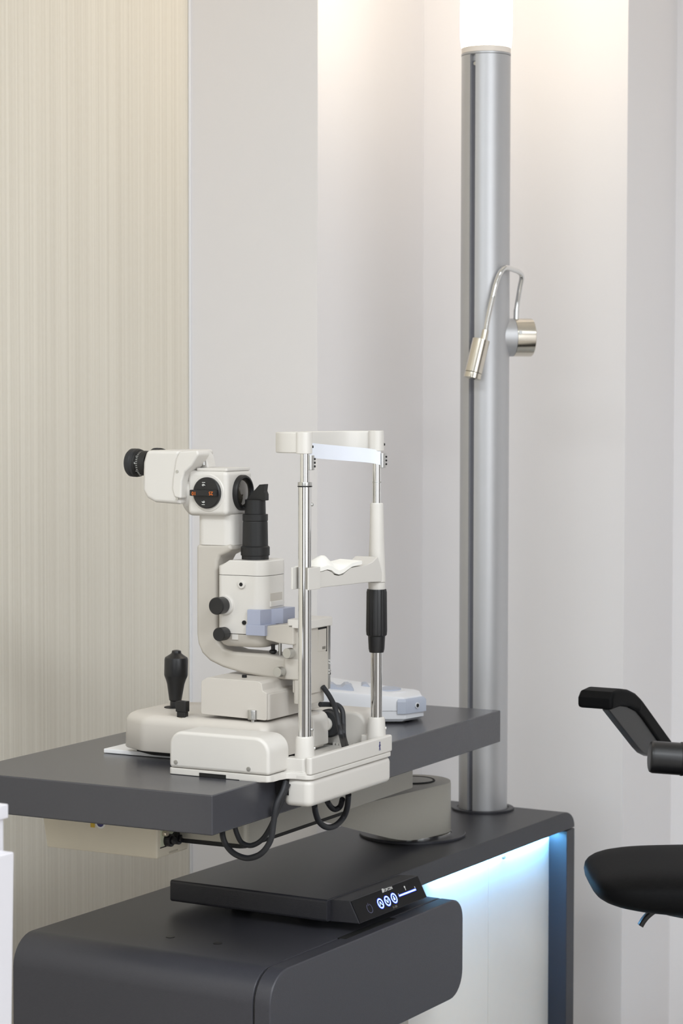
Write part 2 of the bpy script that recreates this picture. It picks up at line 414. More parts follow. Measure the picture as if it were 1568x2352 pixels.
part('slider_mark', stroke((b[0], b[1]-.005), (b[0]+.0001, b[1]-.0022), .0009), 'print', cp, wn=False)
c = puv(1090, 315)
part('bulb_mark', join(ringp((c[0], c[1]-.0018), .0002, .0017, .0007, .0011, 12), stroke((c[0], c[1]-.001), (c[0], c[1]+.0035), .0011)), 'print', cp, wn=False)
def panel_text(body, size, cxy, m, name):
    c = puv(*cxy); part(name, text_bm(body, size, cpt(c[0], c[1], 0.0009), (1, 0, 0), -dn), m, cp, wn=False)
panel_text('TOPCON', 0.0066, (885, 330), 'print', 'brand_lettering')
c = puv(825, 345)
part('brand_mark', join(slabp([(c[0]-.0035, c[1]+.003), (c[0]-.0012, c[1]-.003), (c[0]+.0002, c[1]-.003), (c[0]-.0018, c[1]+.003)], .0007, .0011),
                        slabp([(c[0]-.0008, c[1]+.003), (c[0]+.0014, c[1]-.003), (c[0]+.003, c[1]-.003), (c[0]+.0009, c[1]+.003)], .0007, .0011)), 'print', cp, wn=False)
panel_text('IS-100', 0.0052, (972, 540), 'greyprint', 'model_lettering')

# ================================================================== DRAWER CABINET under the desk
ZC = 0.515
cy1 = -0.017; cyS = 0.012; cy0 = 0.432; cx0 = 0.118; cx1 = 0.697
cab = thing('drawer_cabinet', 'anthracite low cabinet with rounded front edge beneath the desk', 'cabinet', ((cx0+cx1)/2, (cy0+cy1)/2, 0))
zlow = Wy(1044, 2292, cy1).z
pf = rpoly([(cx0, zlow), (cx1, zlow), (cx1, ZC), (cx0, ZC)], [0.03, 0.042, 0.034, 0.046], 8)
part('cabinet_body', prism(pf, 'y', cyS, cy0, 0.0025, 2), 'cab', cab)
part('plinth', box(0.17, 0.40, 0.12, 0.40, 0.0, zlow+0.002, 0.002), 'black', cab)
# drawer front with a grip notch cut in the upper inner edge
part('drawer_front', prism(pf, 'y', cy1, cyS-0.0018, 0.003, 3), 'cab', cab)
part('seam_gap', prism(rpoly([(cx0+.002, zlow+.02), (cx1-.002, zlow+.02), (cx1-.002, ZC-.002), (cx0+.002, ZC-.002)], [0.03, 0.04, 0.034, 0.046], 8), 'y', cyS-0.0019, cyS+0.0001), 'hole', cab)
gx0, gx1 = Wz(835, 2163, ZC).x, Wz(925, 2112, ZC).x
part('grip_notch', box(gx0, gx1, cyS-0.013, cyS+0.001, ZC-0.0035, ZC+0.0004, 0.0004), 'hole', cab)
for px, py in ((391, 2152), (500, 2167)):
    p = Wz(px, py, ZC); part('cap', cyl((p.x, p.y, ZC-0.002), (p.x, p.y, ZC+0.0006), 0.0068, n=24), 'black', cab)
p = Wz(532, 2096, ZC)
for q in ((530, 2092), (690, 2106)):
    p = Wz(q[0], q[1], ZC); part('spacer', box(p.x+0.02, p.x+0.04, p.y-0.012, p.y+0.012, ZC, ZD-TH, 0.001), 'black', cab)

# ================================================================== LIGHT COLUMN
colm = thing('light_column', 'tall aluminium column with slot and glowing frosted top', 'column lamp', CB)
rc = 0.0442
zt = Wd(1104, 144, 4.13).z
slot_a = math.atan2(*(Wd(1078, 1000, 4.1)-CB).yx)
# slot direction: the point of the surface seen at px 1078..1088
def col_pt(px):
    d = ray(px, 1000); d2 = Vector((d.x, d.y)); o2 = Vector((CAM.x-CB.x, CAM.y-CB.y))
    A = d2.dot(d2); B = 2*o2.dot(d2); C = o2.dot(o2)-rc*rc; t = (-B-math.sqrt(max(B*B-4*A*C, 0)))/(2*A); q = o2+d2*t
    return math.atan2(q.y, q.x)
a1_, a2_ = col_pt(1076.0) % (2*math.pi), col_pt(1088.0) % (2*math.pi)
a1_, a2_ = min(a1_, a2_), max(a1_, a2_)
pl = []
N = 56
for i in range(N+1):
    a = a2_+(2*math.pi-(a2_-a1_))*i/N; pl.append((CB.x+rc*math.cos(a), CB.y+rc*math.sin(a)))
for a in (a1_, a2_): pl.append((CB.x+(rc-0.009)*math.cos(a), CB.y+(rc-0.009)*math.sin(a)))
part('column', prism(pl, 'z', ZD, zt, 0), 'alu', colm, ang=30)
am = (a1_+a2_)/2; e = Vector((math.cos(am), math.sin(am), 0)); g = Vector((-e.y, e.x, 0)); hw = rc*(a2_-a1_)/2
q0 = CB+e*(rc-0.0085)
bm = bmesh.new(); r0 = ring(bm, [q0+g*s*hw+e*h+Vector((0, 0, ZD-CB.z)) for s, h in ((-1, 0), (1, 0), (1, 0.003), (-1, 0.003))])
r1 = ring(bm, [v.co+Vector((0, 0, zt-ZD-0.012)) for v in r0]); bm.faces.new(r0); bm.faces.new(r1); bridge(bm, r0, r1)
part('slot_insert', fin(bm), 'slot', colm)
part('screw', cyl(q0+g*0.003+e*0.002+Vector((0, 0, zt-ZD-0.017)), q0+g*0.003+e*0.006+Vector((0, 0, zt-ZD-0.017)), 0.0032, n=16), 'steel', colm)
part('collar', lathe((CB.x, CB.y, zt), (0, 0, 1), [(0, rc-0.002), (0.001, rc-0.001), (0.001, rc+0.0005), (0.004, rc+0.0005), (0.0045, rc-0.001)], 48), 'alu', colm)
part('diffuser_skirt', lathe((CB.x, CB.y, zt+0.0045), (0, 0, 1), [(0, rc), (0.010, rc+0.0002)], 48), 'lampbase', colm)
part('diffuser', lathe((CB.x, CB.y, zt+0.0145), (0, 0, 1), [(0, rc), (0.02, rc+0.0022), (0.62, rc+0.0022), (0.63, rc-0.004)], 48), 'lampglow', colm, 'glowing frosted cylinder')
part('floor_ring', lathe(CB, (0, 0, 1), [(0, rc+0.0125), (0.0035, rc+0.0125), (0.0042, rc+0.0115), (0.0042, rc+0.003), (0.003, rc+0.0028)], 56), 'desk', colm)

# ================================================================== GOOSENECK LAMP on the column
ca = Vector((CB.x, CB.y, 0))
mdir = (RT*0.97 + F*0.22).normalized()           # mount sticks out to the right of the column
mz = Wd(1180, 776, 4.12).z
mp = Vector((CB.x, CB.y, mz))
goose = thing('gooseneck_lamp', 'small chrome gooseneck spotlight clamped to the aluminium column', 'lamp', mp+mdir*rc)
part('saddle', lathe(mp+mdir*0.026, mdir, [(0, 0.034), (0.026, 0.0345)], 40), 'alu', goose, 'grey saddle plate')
mt = part('mount', lathe(mp+mdir*0.0525, mdir, [(0, 0.0345), (0.0335, 0.0345), (0.0345, 0.0338)], 48), 'satin', goose, 'polished round mount')
bpj = mp+mdir*0.0525
part('screw', cyl(bpj+mdir*0.012-F*0.0345+Vector((0, 0, 0.008)), bpj+mdir*0.012-F*0.0365+Vector((0, 0, 0.008)), 0.0035, n=16), 'steel', mt)
part('switch', cyl(bpj+mdir*0.034+Vector((0, 0, -0.026)), bpj+mdir*0.038+Vector((0, 0, -0.026)), 0.003, n=16), 'steel', mt)
def G(px, py, d): return Wd(px, py, d)
dm = (bpj-CAM).dot(FW)
base = G(1185, 731, dm-0.004); fer = G(1186, 709, dm-0.004)
part('ferrule', join(cyl(base-Vector((0, 0, 0.006)), fer, 0.0053, n=20, wd=0.001)), 'chrome', goose)
neck = [fer, G(1189, 690, dm-.006), G(1194, 660, dm-.012), G(1198, 636, dm-.02), G(1191, 625, dm-.03), G(1176, 619, dm-.045), G(1161, 615, dm-.06), G(1149, 626, dm-.068), G(1139, 650, dm-.072), G(1132, 680, dm-.075)]
part('neck', tube(neck, 0.0046, 16, 8), 'chrome', goose)
lo = [G(1132, 680, dm-.075), G(1126, 705, dm-.077), G(1120, 732, dm-.079), G(1115, 760, dm-.08)]
lp = smooth_path(lo, 40)
part('spring_sleeve', sweep(lp, circ(0.0045, 14), (0.3, 0.2, 1), True, [1.0+0.16*(1 if (i//2) % 2 else 0) for i in range(len(lp))]), 'chrome', goose, 'ribbed flexible section', wn=False, ang=60)
s0 = G(1115, 758, dm-.08); s1 = G(1110, 782, dm-.081); hA = G(1105, 780, dm-.081); hB = G(1084, 869, dm-.084)
part('lamp_neck', cyl(s0, s1, 0.0062, n=20, wd=0.0006), 'satin', goose)
hd = part('lamp_head', cyl(hA, hB-(hB-hA).normalized()*0.0105, 0.0155, n=40, wd=0.0008), 'satin', goose, 'cylindrical chrome lamp head')
dd = (hB-hA).normalized()
part('lamp_rim', cyl(hB-dd*0.010, hB, 0.0155, n=40, wd=0.0008), 'satin', goose)

# ================================================================== SWING TABLE
tab = thing('swing_table', 'dark grey instrument table top on a swivelling champagne arm', 'table', (0.904, 0.142, -0.218), 'T')
LT, WT, TT = 0.9535, 0.4235, 0.0545
part('table_top', box(0, LT, 0, WT, -TT, 0, 0.0022, 3), 'table', tab)
part('support_beam', prism(rrect(0.203, 0.756, 0.066, 0.36, 0.012, 4), 'z', -0.108, -TT, 0.002), 'champ', tab)
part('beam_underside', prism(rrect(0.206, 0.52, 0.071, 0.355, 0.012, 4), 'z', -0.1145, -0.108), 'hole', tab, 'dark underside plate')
# swing arm : stadium in plan, underside rising towards the beam
ac = Vector((0.904, 0.142)); bc = Vector((0.50, 0.205)); ra = 0.0655
pts = []
dv = (bc-ac).normalized(); nv = Vector((-dv.y, dv.x))
for i in range(25):
    a = -math.pi/2+math.pi*i/24; pts.append(ac-dv*math.cos(a)*ra+nv*math.sin(a)*ra)
for i in range(17):
    a = math.pi/2-math.pi*i/16; pts.append(bc+dv*math.cos(a)*ra+nv*math.sin(a)*ra)
RTT = (TM.transposed() @ RT).xy
def armz(p):
    s = -(Vector(p)-ac).dot(RTT)
    x_ = s-0.012; x_ = 0.5*(x_+math.sqrt(x_*x_+0.0006))
    return min(-0.1155, -0.2100+0.52*x_)
ring_lo = []; 
# subdivide the straight sides
full = []
for i in range(len(pts)):
    p = pts[i]; q = pts[(i+1) % len(pts)]; full.append(p)
    L = (q-p).length
    if L > 0.05:
        k = 16
        for j in range(1, k): full.append(p+(q-p)*j/k)
ztp = -0.1245
bm = loft([[(p.x, p.y, armz(p)) for p in full], [(p.x, p.y, ztp-0.004) if armz(p) < ztp-0.006 else (p.x, p.y, max(armz(p)+0.0005, ztp-0.004)) for p in full], [((p.x-ac.x)*0.995+ac.x, (p.y-ac.y)*0.98+ac.y, max(ztp, armz(p)+0.001)) for p in full]], cap=False)
arm_bot = ring(bm, [(p.x, p.y, armz(p)) for p in full])
# close top and bottom with a strip mesh between the two long sides
def strip(bm, zf, inset):
    n = len(full)
    # order: pair points symmetric about the arm axis
    key = sorted(range(n), key=lambda i: (full[i]-ac).dot(dv))
    up_ = [i for i in key if (full[i]-ac).dot(nv) >= -1e-6]; lo_ = [i for i in key if (full[i]-ac).dot(nv) <= 1e-6]
    S = [-ra+(( bc-ac).length+2*ra)*k/60 for k in range(61)]
    prev = None
    for s in S:
        Lb = (bc-ac).length
        h = ra
        if s < 0: h = math.sqrt(max(ra*ra-s*s, 0))
        elif s > Lb: h = math.sqrt(max(ra*ra-(s-Lb)**2, 0))
        h = max(h, 1e-4)*inset
        P = [ac+dv*s+nv*h*k for k in (-1, -0.5, 0, 0.5, 1)]
        cur = [bm.verts.new((p.x, p.y, zf(p))) for p in P]
        if prev:
            for k in range(4): bm.faces.new((prev[k], prev[k+1], cur[k+1], cur[k]))
        prev = cur
bmesh.ops.delete(bm, geom=arm_bot, context='VERTS')
strip(bm, armz, 1.0); strip(bm, lambda p: max(ztp, armz(p)+0.001), 0.985)
part('swing_arm', bm, 'champ', tab, 'champagne metal swing arm with round end', wn=False, ang=50)
part('pivot_groove', torus((ac.x, ac.y, ztp+0.0001), (0, 0, 1), 0.0365, 0.0022, 48, 8), 'hole', tab)
part('pivot_cap', lathe((ac.x, ac.y, ztp-0.002), (0, 0, 1), [(0, 0.0345), (0.003, 0.0345), (0.0034, 0.034)], 40), 'champ', tab)
part('bearing_ring', lathe((ac.x, ac.y, -0.2135), (0, 0, 1), [(0, 0.0675), (0.0025, 0.0675), (0.003, 0.066), (0.0055, 0.060)], 56), 'chrome', tab)
part('base_disc', lathe((ac.x, ac.y, -0.2176), (0, 0, 1), [(0, 0.091), (0.0035, 0.091), (0.0045, 0.09)], 64), 'desk', tab)

# ================================================================== POWER SUPPLY BOX under the table
psu = thing('power_supply_box', 'cream metal power supply box hanging under the table front', 'power supply', (0.2, 0.28, -0.132), 'T')
pz = -0.1315
ptsb = [(0.186, -TT-0.0006), (0.186, pz), (0.377, pz), (0.3905, -TT-0.0006)]
pb = part('housing', prism(ptsb, 'x', 0.157, 0.243, 0.003, 3), 'cream', psu)
part('socket_panel', box(0.166, 0.236, 0.1852, 0.188, -0.1155, -0.06, 0.0006), 'socket', psu, 'pale green recessed socket panel')
part('panel_line', box(0.165, 0.237, 0.185, 0.187, -0.1172, -0.116), 'hole', psu)
for px, py in ((382, 1929), (400, 1924)):
    p = Ty(px, py, 0.186)
    part('plug', join(cyl((p.x, 0.187, p.z), (p.x, 0.176, p.z), 0.0092, n=24, wd=0.001), cyl((p.x, 0.176, p.z), (p.x, 0.172, p.z), 0.0058, n=20, wd=0.001)), 'black', psu)
p = Ty(374, 1914, 0.186); part('earth_terminal', cyl((p.x, 0.187, p.z), (p.x, 0.178, p.z), 0.0045, n=16, wd=0.0006), 'satin', psu)
p = Tx(213, 1894, 0.157); part('warning_sticker', box(0.1562, 0.1572, p.y-0.0035, p.y+0.0035, p.z-0.004, p.z+0.006), 'yellow', psu, 'small yellow warning sticker')
p = Tx(231, 1894, 0.157); part('round_sticker', cyl((0.1572, p.y, p.z+0.003), (0.1562, p.y, p.z+0.003), 0.0088, n=24), 'print', psu, 'white and blue round sticker')
part('round_sticker_print', prism([(p.y+0.0062*math.cos(a)+0.0, p.z+0.003+0.0062*math.sin(a)) for a in [math.radians(-160+10*k) for k in range(17)]], 'x', 0.1558, 0.1563), 'navy', psu)
p = Ty(398, 1955, 0.186)
part('rating_print', box(p.x-0.012, p.x+0.012, 0.1856, 0.1865, p.z-0.0013, p.z+0.0013), 'cream2', psu, 'faint grey print too small to read', wn=False)

# ================================================================== SLIT LAMP
XC = 0.298
PX = (0.187, 0.4085); PY = -0.038
sl = thing('slit_lamp', 'cream slit lamp microscope with chin rest frame on the grey table', 'slit lamp', (XC, 0.12, 0), 'T')
part('guide_plate', box(0.2375, 0.3585, 0.10, 0.3305, 0.0005, 0.0068, 0.0012), 'whitep', sl, 'white sliding plate')
# --- rail covers
cv_y1, cv_y0, cv_z = 0.1436, -0.0178, 0.0617
for k, (xa, xb) in enumerate(((0.1216, 0.181), (XC*2-0.181, XC*2-0.1216))):
    o = part('rail_cover', prism(rpoly([(cv_y0, 0.0095), (cv_y1, 0.0095), (cv_y1, cv_z), (cv_y0, cv_z)], [0.0, 0.0, 0.021, 0.023], 8), 'x', xa, xb, 0.005, 3, 40), 'ivory', sl)
    part('cover_foot', prism(rrect(xa-0.0004, xb+0.0004, cv_y0-0.0006, cv_y1+0.0006, 0.006), 'z', 0.0005, 0.0092, 0.001), 'ivory', sl)
    if k == 0:
        for px, py in ((404, 1750), (571, 1766)):
            p = Tx(px, py, xa); part('screw', join(cyl((xa+0.001, p.y, p.z), (xa-0.0012, p.y, p.z), 0.0032, n=16, wd=0.0006)), 'steel', o)
        a = Tx(458, 1782, xa); b = Tx(519, 1782, xa)
        part('cable_slot', box(xa-0.001, xa+0.002, b.y, a.y, 0.0004, 0.0058), 'hole', o)
# rack strip visible inside the frame on the far side
# --- cross frame that carries the poles
fr = part('frame_bar', prism(rrect(0.1705, 0.425, -0.0565, -0.0105, 0.012, 5), 'z', -0.0395, -0.001, 0.008, 3, 50), 'ivory', sl, 'lower cross bar of the chin rest frame')
rim_o = rrect(0.1695, 0.426, -0.0575, -0.012, 0.012, 5)
part('frame_rim', prism(rim_o, 'z', -0.0008, 0.0058, 0.0012), 'ivory', sl)
part('frame_wall', prism(rrect(0.1712, 0.4250, -0.0569, -0.0470, 0.004, 4), 'z', 0.0058, 0.0305, 0.0025, 3), 'ivory', sl)
part('frame_floor', prism(rrect(0.1715, 0.4245, -0.05, 0.036, 0.008, 4), 'z', 0.0058, 0.0105, 0.001), 'ivory', sl)
# flange from the near rail cover to the frame (S shaped in plan)
fl = [(0.1216, 0.03), (0.1216, -0.004), (0.124, -0.014), (0.135, -0.0185), (0.152, -0.0185), (0.164, -0.022), (0.1695, -0.034), (0.1725, -0.05), (0.20, -0.05), (0.20, 0.03)]
part('frame_flange', prism(fl, 'z', -0.0006, 0.0085, 0.0012), 'ivory', sl)
part('frame_flange', prism([(2*XC-u+0.006, v) for u, v in fl], 'z', -0.0006, 0.0085, 0.0012), 'ivory', sl)
part('cable_opening', box(0.169, 0.1715, -0.022, -0.002, -0.024, -0.0015), 'hole', sl)
for k, xp in enumerate(PX):
    tw = part('pole_socket', lathe((xp, PY, 0.005), (0, 0, 1), [(0, 0.0148), (0.035, 0.0135), (0.0505, 0.0125), (0.0525, 0.0110)], 40), 'ivory', sl)
    if k == 0: part('socket_shoulder', prism(rrect(xp-0.015, xp+0.006, -0.045, -0.0135, 0.004), 'z', 0.005, 0.028, 0.002), 'ivory', sl)
    else: part('socket_shoulder', prism(rrect(xp-0.006, xp+0.0155, -0.0555, -0.0135, 0.004), 'z', 0.005, 0.030, 0.002), 'ivory', sl)
    for pz_ in (0.040, 0.012):
        part('screw', cyl((xp+0.009, PY-0.009, pz_), (xp+0.0107, PY-0.0107, pz_), 0.0028, n=14, wd=0.0005), 'steel', tw)
# walking figure mark on the frame wall
p = Ty(872, 1712, -0.0572)
gl = [cyl((p.x, -0.0567, p.z+0.0042), (p.x, -0.0574, p.z+0.0042), 0.0013, n=14)]
for u0, v0, u1, v1, wd in ((0, 0.003, 0, -0.002, 0.0021), (0, -0.001, -0.0018, -0.0075, 0.0011), (0, -0.001, 0.002, -0.0075, 0.0011), (0, 0.0028, -0.0024, -0.0015, 0.0008), (0, 0.0028, 0.0024, -0.001, 0.0008)):
    a = Vector((p.x+u0, p.z+v0)); b = Vector((p.x+u1, p.z+v1)); t = (b-a).normalized(); s = Vector((-t.y, t.x))*wd/2
    gl.append(prism([tuple(a+s), tuple(b+s), tuple(b-s), tuple(a-s)], 'y', -0.0574, -0.0567))
part('figure_mark', join(*gl), 'navy', fr, 'small navy standing figure pictogram', wn=False)
# --- poles
def tz(px, py, xp): return Tx(px, py, xp).z
n_u, n_l = 0.0066, 0.0092
zA = tz(700, 1113, PX[0]); zTop = tz(700, 1020, PX[0])
pn = part('pole', cyl((PX[0], PY, 0.05), (PX[0], PY, zA), n_l, n=40), 'chrome', sl, 'near chrome pole of the head rest')
part('upper_pole', cyl((PX[0], PY, zA), (PX[0], PY, zTop), n_u, n=32), 'chrome', pn)
part('collar', cyl((PX[0], PY, zA-0.002), (PX[0], PY, zA+0.0035), n_l+0.0006, n=40, wd=0.0008), 'steel', pn)
part('o_ring', torus((PX[0], PY, zA-0.0025), (0, 0, 1), n_l+0.0002, 0.001, 40, 8), 'black', pn)
for py in (1159, 1676):
    z = tz(700, py, PX[0]); part('screw', lathe((PX[0]+0.005, PY-0.007, z), (0.55, -0.83, 0), [(0, 0.0026), (0.0022, 0.0026), (0.0035, 0.0012)], 16), 'steel', pn)
zF1 = tz(865, 1645, PX[1])
pfz = tz(866, 1030, PX[1])
pf_ = part('pole', cyl((PX[1], PY, 0.045), (PX[1], PY, tz(864, 1440, PX[1])), 0.0084, n=40), 'chrome', sl, 'far chrome pole of the head rest')
part('upper_pole', cyl((PX[1], PY, tz(864, 1340, PX[1])), (PX[1], PY, pfz+0.01), 0.0064, n=32), 'chrome', pf_)
part('groove_ring', cyl((PX[1], PY, tz(865, 1109, PX[1])), (PX[1], PY, tz(865, 1106, PX[1])), 0.0067, n=32), 'steel', pf_)
# --- head rest bow: a band bent in plan
zh0 = tz(690, 1041, PX[0]); zh1 = tz(690, 993, PX[0])
bow = [Vector((PX[0]-0.002, PY-0.0005, 0)), Vector((PX[0]-0.001, PY+0.018, 0)), Vector((PX[0]+0.008, PY+0.041, 0)), Vector((PX[0]+0.035, PY+0.056, 0)), Vector((XC, PY+0.058, 0)), Vector((PX[1]-0.035, PY+0.050, 0)), Vector((PX[1]-0.008, PY+0.030, 0)), Vector((PX[1]+0.0005, PY+0.012, 0)), Vector((PX[1]+0.002, PY-0.0005, 0))]
path = smooth_path([b+Vector((0, 0, (zh0+zh1)/2)) for b in bow], 6)
hh = (zh1-zh0)/2
hr = part('head_rest', sweep(path, rrect(-0.0055, 0.0055, -hh, hh, 0.002, 3), (0, 0, 1)), 'beige', sl, 'cream head rest bow')
for xp, s in ((PX[0], -1), (PX[1], 1)):
    part('bow_end', prism(rrect(xp-0.0105, xp+0.0105, PY-0.0095, PY+0.012, 0.0085, 6), 'z', zh0-0.0008, zh1+0.0004, 0.0015), 'beige', hr)
    part('set_screw', cyl((xp+0.0065, PY-0.008, zh0+0.009), (xp+0.0075, PY-0.0092, zh0+0.009), 0.0018, n=12), 'hole', hr)
# forehead band stretched between two clips
bn0 = [(PX[0]+0.0115, PY+0.006), (PX[0]+0.035, PY+0.022), (XC-0.02, PY+0.029), (XC+0.04, PY+0.022), (PX[1]-0.022, PY+0.004), (PX[1]-0.004, PY-0.0075)]
za0 = tz(717, 1044, PX[0]); za1 = tz(717, 1008, PX[0]); zb0_ = tz(866, 1068, PX[1]); zb1_ = tz(866, 1036, PX[1])
bp_ = smooth_path([Vector((u, v, 0)) for u, v in bn0], 6)
bm = bmesh.new(); prev = None
for i, p in enumerate(bp_):
    s = i/(len(bp_)-1); z0 = za0+(zb0_-za0)*s; z1 = za1+(zb1_-za1)*s
    t = (bp_[min(i+1, len(bp_)-1)]-bp_[max(i-1, 0)]).normalized(); nn = Vector((-t.y, t.x, 0))*0.0007
    cur = ring(bm, [p+nn+Vector((0, 0, z0)), p+nn+Vector((0, 0, z1)), p-nn+Vector((0, 0, z1)), p-nn+Vector((0, 0, z0))])
    if prev: bridge(bm, prev, cur)
    else: bm.faces.new(cur)
    prev = cur
bm.faces.new(prev)
part('forehead_band', fin(bm), 'strap', hr, 'translucent white forehead band', wn=False)
for xp, ya, yb_ in ((PX[0], 1046, 1080), (PX[1], 1039, 1072)):
    z1 = tz(712, ya, xp); z0 = tz(712, yb_, xp)
    bms = [prism(rrect(xp-0.002, xp+0.0095, PY-0.0115, PY-0.0015, 0.004, 4), 'z', z0, z1, 0.0008)]
    o = part('band_clip', join(*bms), 'steel', hr, 'grey band clip')
    for k in range(3):
        z = z0+(z1-z0)*(0.25+0.25*k); part('screw', cyl((xp+0.0075, PY-0.0105, z), (xp+0.0088, PY-0.0118, z), 0.0016, n=10), 'hole', hr)
# --- chin rest
yc0, yc1 = PY-0.0115, PY+0.026
top = [(722, 1317), (752, 1309), (762, 1313), (769, 1320), (778, 1322), (788, 1320), (797, 1312), (806, 1304), (840, 1298), (856, 1290), (868, 1278)]
bot = [(884, 1336), (845, 1338), (722, 1352)]
pr = TYo(top+bot, yc0)
cr = part('chin_rest', prism(pr, 'y', yc0, yc1, 0.0018, 2, 40), 'ivory', sl, 'white chin rest tray')
zq = lambda py: tz(865, py, PX[1])
part('chin_post', lathe((PX[1], PY, zq(1336)), (0, 0, 1), [(0, 0.0132), (zq(1290)-zq(1336), 0.0122), (zq(1240)-zq(1336), 0.0108), (zq(1158)-zq(1336), 0.0098), (zq(1155)-zq(1336), 0.0088)], 36), 'ivory', cr)
part('chin_collar', lathe((PX[1], PY, zq(1354)), (0, 0, 1), [(0, 0.0122), (zq(1337)-zq(1354), 0.0126)], 36), 'ivory', cr)
gz0, gz1 = tz(690, 1353, PX[0]), tz(690, 1296, PX[0])
fork = rpoly([(PX[0]-0.0145, PY-0.014), (PX[0]+0.02, PY-0.014), (PX[0]+0.02, PY+0.014), (PX[0]-0.0145, PY+0.014), (PX[0]-0.0145, PY+0.0115), (PX[0]+0.0115, PY+0.0115), (PX[0]+0.0115, PY-0.0115), (PX[0]-0.0145, PY-0.0115)], 0.001, 2)
part('pole_guide', prism(fork, 'z', gz0, gz1-0.004, 0.0005, 1, 60), 'ivory', cr)
# ribbed height ring
kz = [zq(1353), zq(1360), zq(1448), zq(1458), zq(1461), zq(1490), zq(1498)]
kr = [0.0142, 0.0152, 0.0158, 0.0152, 0.0128, 0.0118, 0.0106]
bm = bmesh.new(); prev = None; n = 96
for z, r in zip(kz, kr):
    cur = ring(bm, [(PX[1]+(r*(1-(0.035 if (i % 8) in (0, 7) and r > 0.0145 else 0)))*math.cos(2*math.pi*i/n), PY+(r*(1-(0.035 if (i % 8) in (0, 7) and r > 0.0145 else 0)))*math.sin(2*math.pi*i/n), z) for i in range(n)])
    if prev: bridge(bm, prev, cur)
    else: bm.faces.new(cur)
    prev = cur
bm.faces.new(prev)
part('height_ring', fin(bm), 'black', sl, 'ribbed black height adjustment ring', wn=False)

# --- carriage
zcb, zct = 0.0135, 0.0665
plan = rpoly([(0.207, 0.034), (0.207, 0.245), (0.232, 0.292), (0.364, 0.292), (0.389, 0.245), (0.389, 0.034)], [0.012, 0.03, 0.02, 0.02, 0.03, 0.012], 6)
def shrink(pl_, d):
    cx_ = XC; cy_ = 0.163; out = []
    for u, v in pl_: out.append((u-math.copysign(min(d, abs(u-cx_)), u-cx_), v-math.copysign(min(d, abs(v-cy_)), v-cy_)))
    return out
lv = [(zcb, 0.001), (zcb+0.002, 0.0), (0.052, 0.001)]
for k in range(1, 7):
    a = math.pi/2*k/6; lv.append((0.052+0.0145*math.sin(a), 0.001+0.014*(1-math.cos(a))))
carr = part('carriage', loft([[(u, v, z) for u, v in shrink(plan, d)] for z, d in lv]), 'beige3', sl, 'cream sliding base', wn=False, ang=50)
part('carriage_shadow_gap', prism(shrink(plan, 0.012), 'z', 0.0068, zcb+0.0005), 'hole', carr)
# joystick
jx, jy = 0.300, 0.244
part('joystick_boot', cyl((jx, jy, zct-0.003), (jx, jy, zct+0.0009), 0.0165, n=32), 'hole', carr)
jz = lambda py: Tx(405, py, jx).z
jd = Vector((0, 0.0, 1)); jtop = jz(1502)
js = part('joystick', lathe((jx, jy, zct-0.002), (Tx(405, 1500, jx)-Vector((jx, jy, zct))), [(0, 0.0078), (jz(1607)-zct, 0.0078), (jz(1605)-zct, 0.0092), (jz(1568)-zct, 0.0130), (jz(1558)-zct, 0.0150), (jz(1550)-zct, 0.0172), (jz(1547)-zct, 0.0177), (jz(1512)-zct, 0.0177), (jz(1507)-zct, 0.0168), (jtop-zct+0.0015, 0.0095), (jtop-zct+0.0035, 0.0072), (jtop-zct+0.0045, 0.0072), (jtop-zct+0.007, 0.0065), (jtop-zct+0.008, 0.003)], 36), 'black', carr, 'black joystick with trigger button on top', ang=26, wn=False)
# black lock lever
q = Vector((0.222, 0.183, 0.066))
lk = part('lock_lever', join(prism(rrect(q.x-0.0062, q.x+0.0062, q.y-0.0085, q.y+0.0085, 0.0015), 'z', 0.0735, 0.089, 0.001), prism(rrect(q.x-0.005, q.x+0.005, q.y-0.0072, q.y+0.0072, 0.0015), 'z', 0.0655, 0.0735, 0.0006)), 'black', carr, 'small black lock lever')
part('lever_washer', cyl((q.x, q.y, 0.0625), (q.x, q.y, 0.0655), 0.0068, n=20), 'satin', carr)
# silver knob
q = Vector((0.2235, 0.066, 0.06))
part('lock_knob', join(cyl((q.x, q.y, 0.0695), (q.x, q.y, 0.0835), 0.0077, n=28, wd=0.001), cyl((q.x, q.y, 0.059), (q.x, q.y, 0.070), 0.0028, n=16)), 'steel', carr, 'small steel knob')
# wheel and toothed rack at the patient side
wp = Tx(755, 1661, 0.402)
part('wheel', lathe((0.3935, wp.y, wp.z), (1, 0, 0), [(0, 0.018), (0.002, 0.0195), (0.007, 0.0195), (0.008, 0.0212), (0.016, 0.0212), (0.017, 0.020)], 40), 'rubber', carr, 'black traverse wheel')
part('wheel_hub', cyl((0.387, wp.y, wp.z), (0.3938, wp.y, wp.z), 0.0105, n=24, wd=0.001), 'beige', carr)
tooth = [box(0.408+0.0, 0.414, -0.012+0.0055*k, -0.0092+0.0055*k, 0.0105, 0.0145) for k in range(9)]
part('rack', join(*tooth), 'ivory', sl, 'white toothed rack', wn=False)
# rounded cheek of the carriage beside the frame
hy = Tx(755, 1690, 0.3925).y
part('axle_housing', prism(rpoly([(hy, 0.0145), (0.06, 0.0145), (0.06, 0.064), (hy, 0.064)], [0.0, 0.0, 0.004, 0.022], 8), 'x', 0.345, 0.3925, 0.003, 3, 50), 'beige', carr)

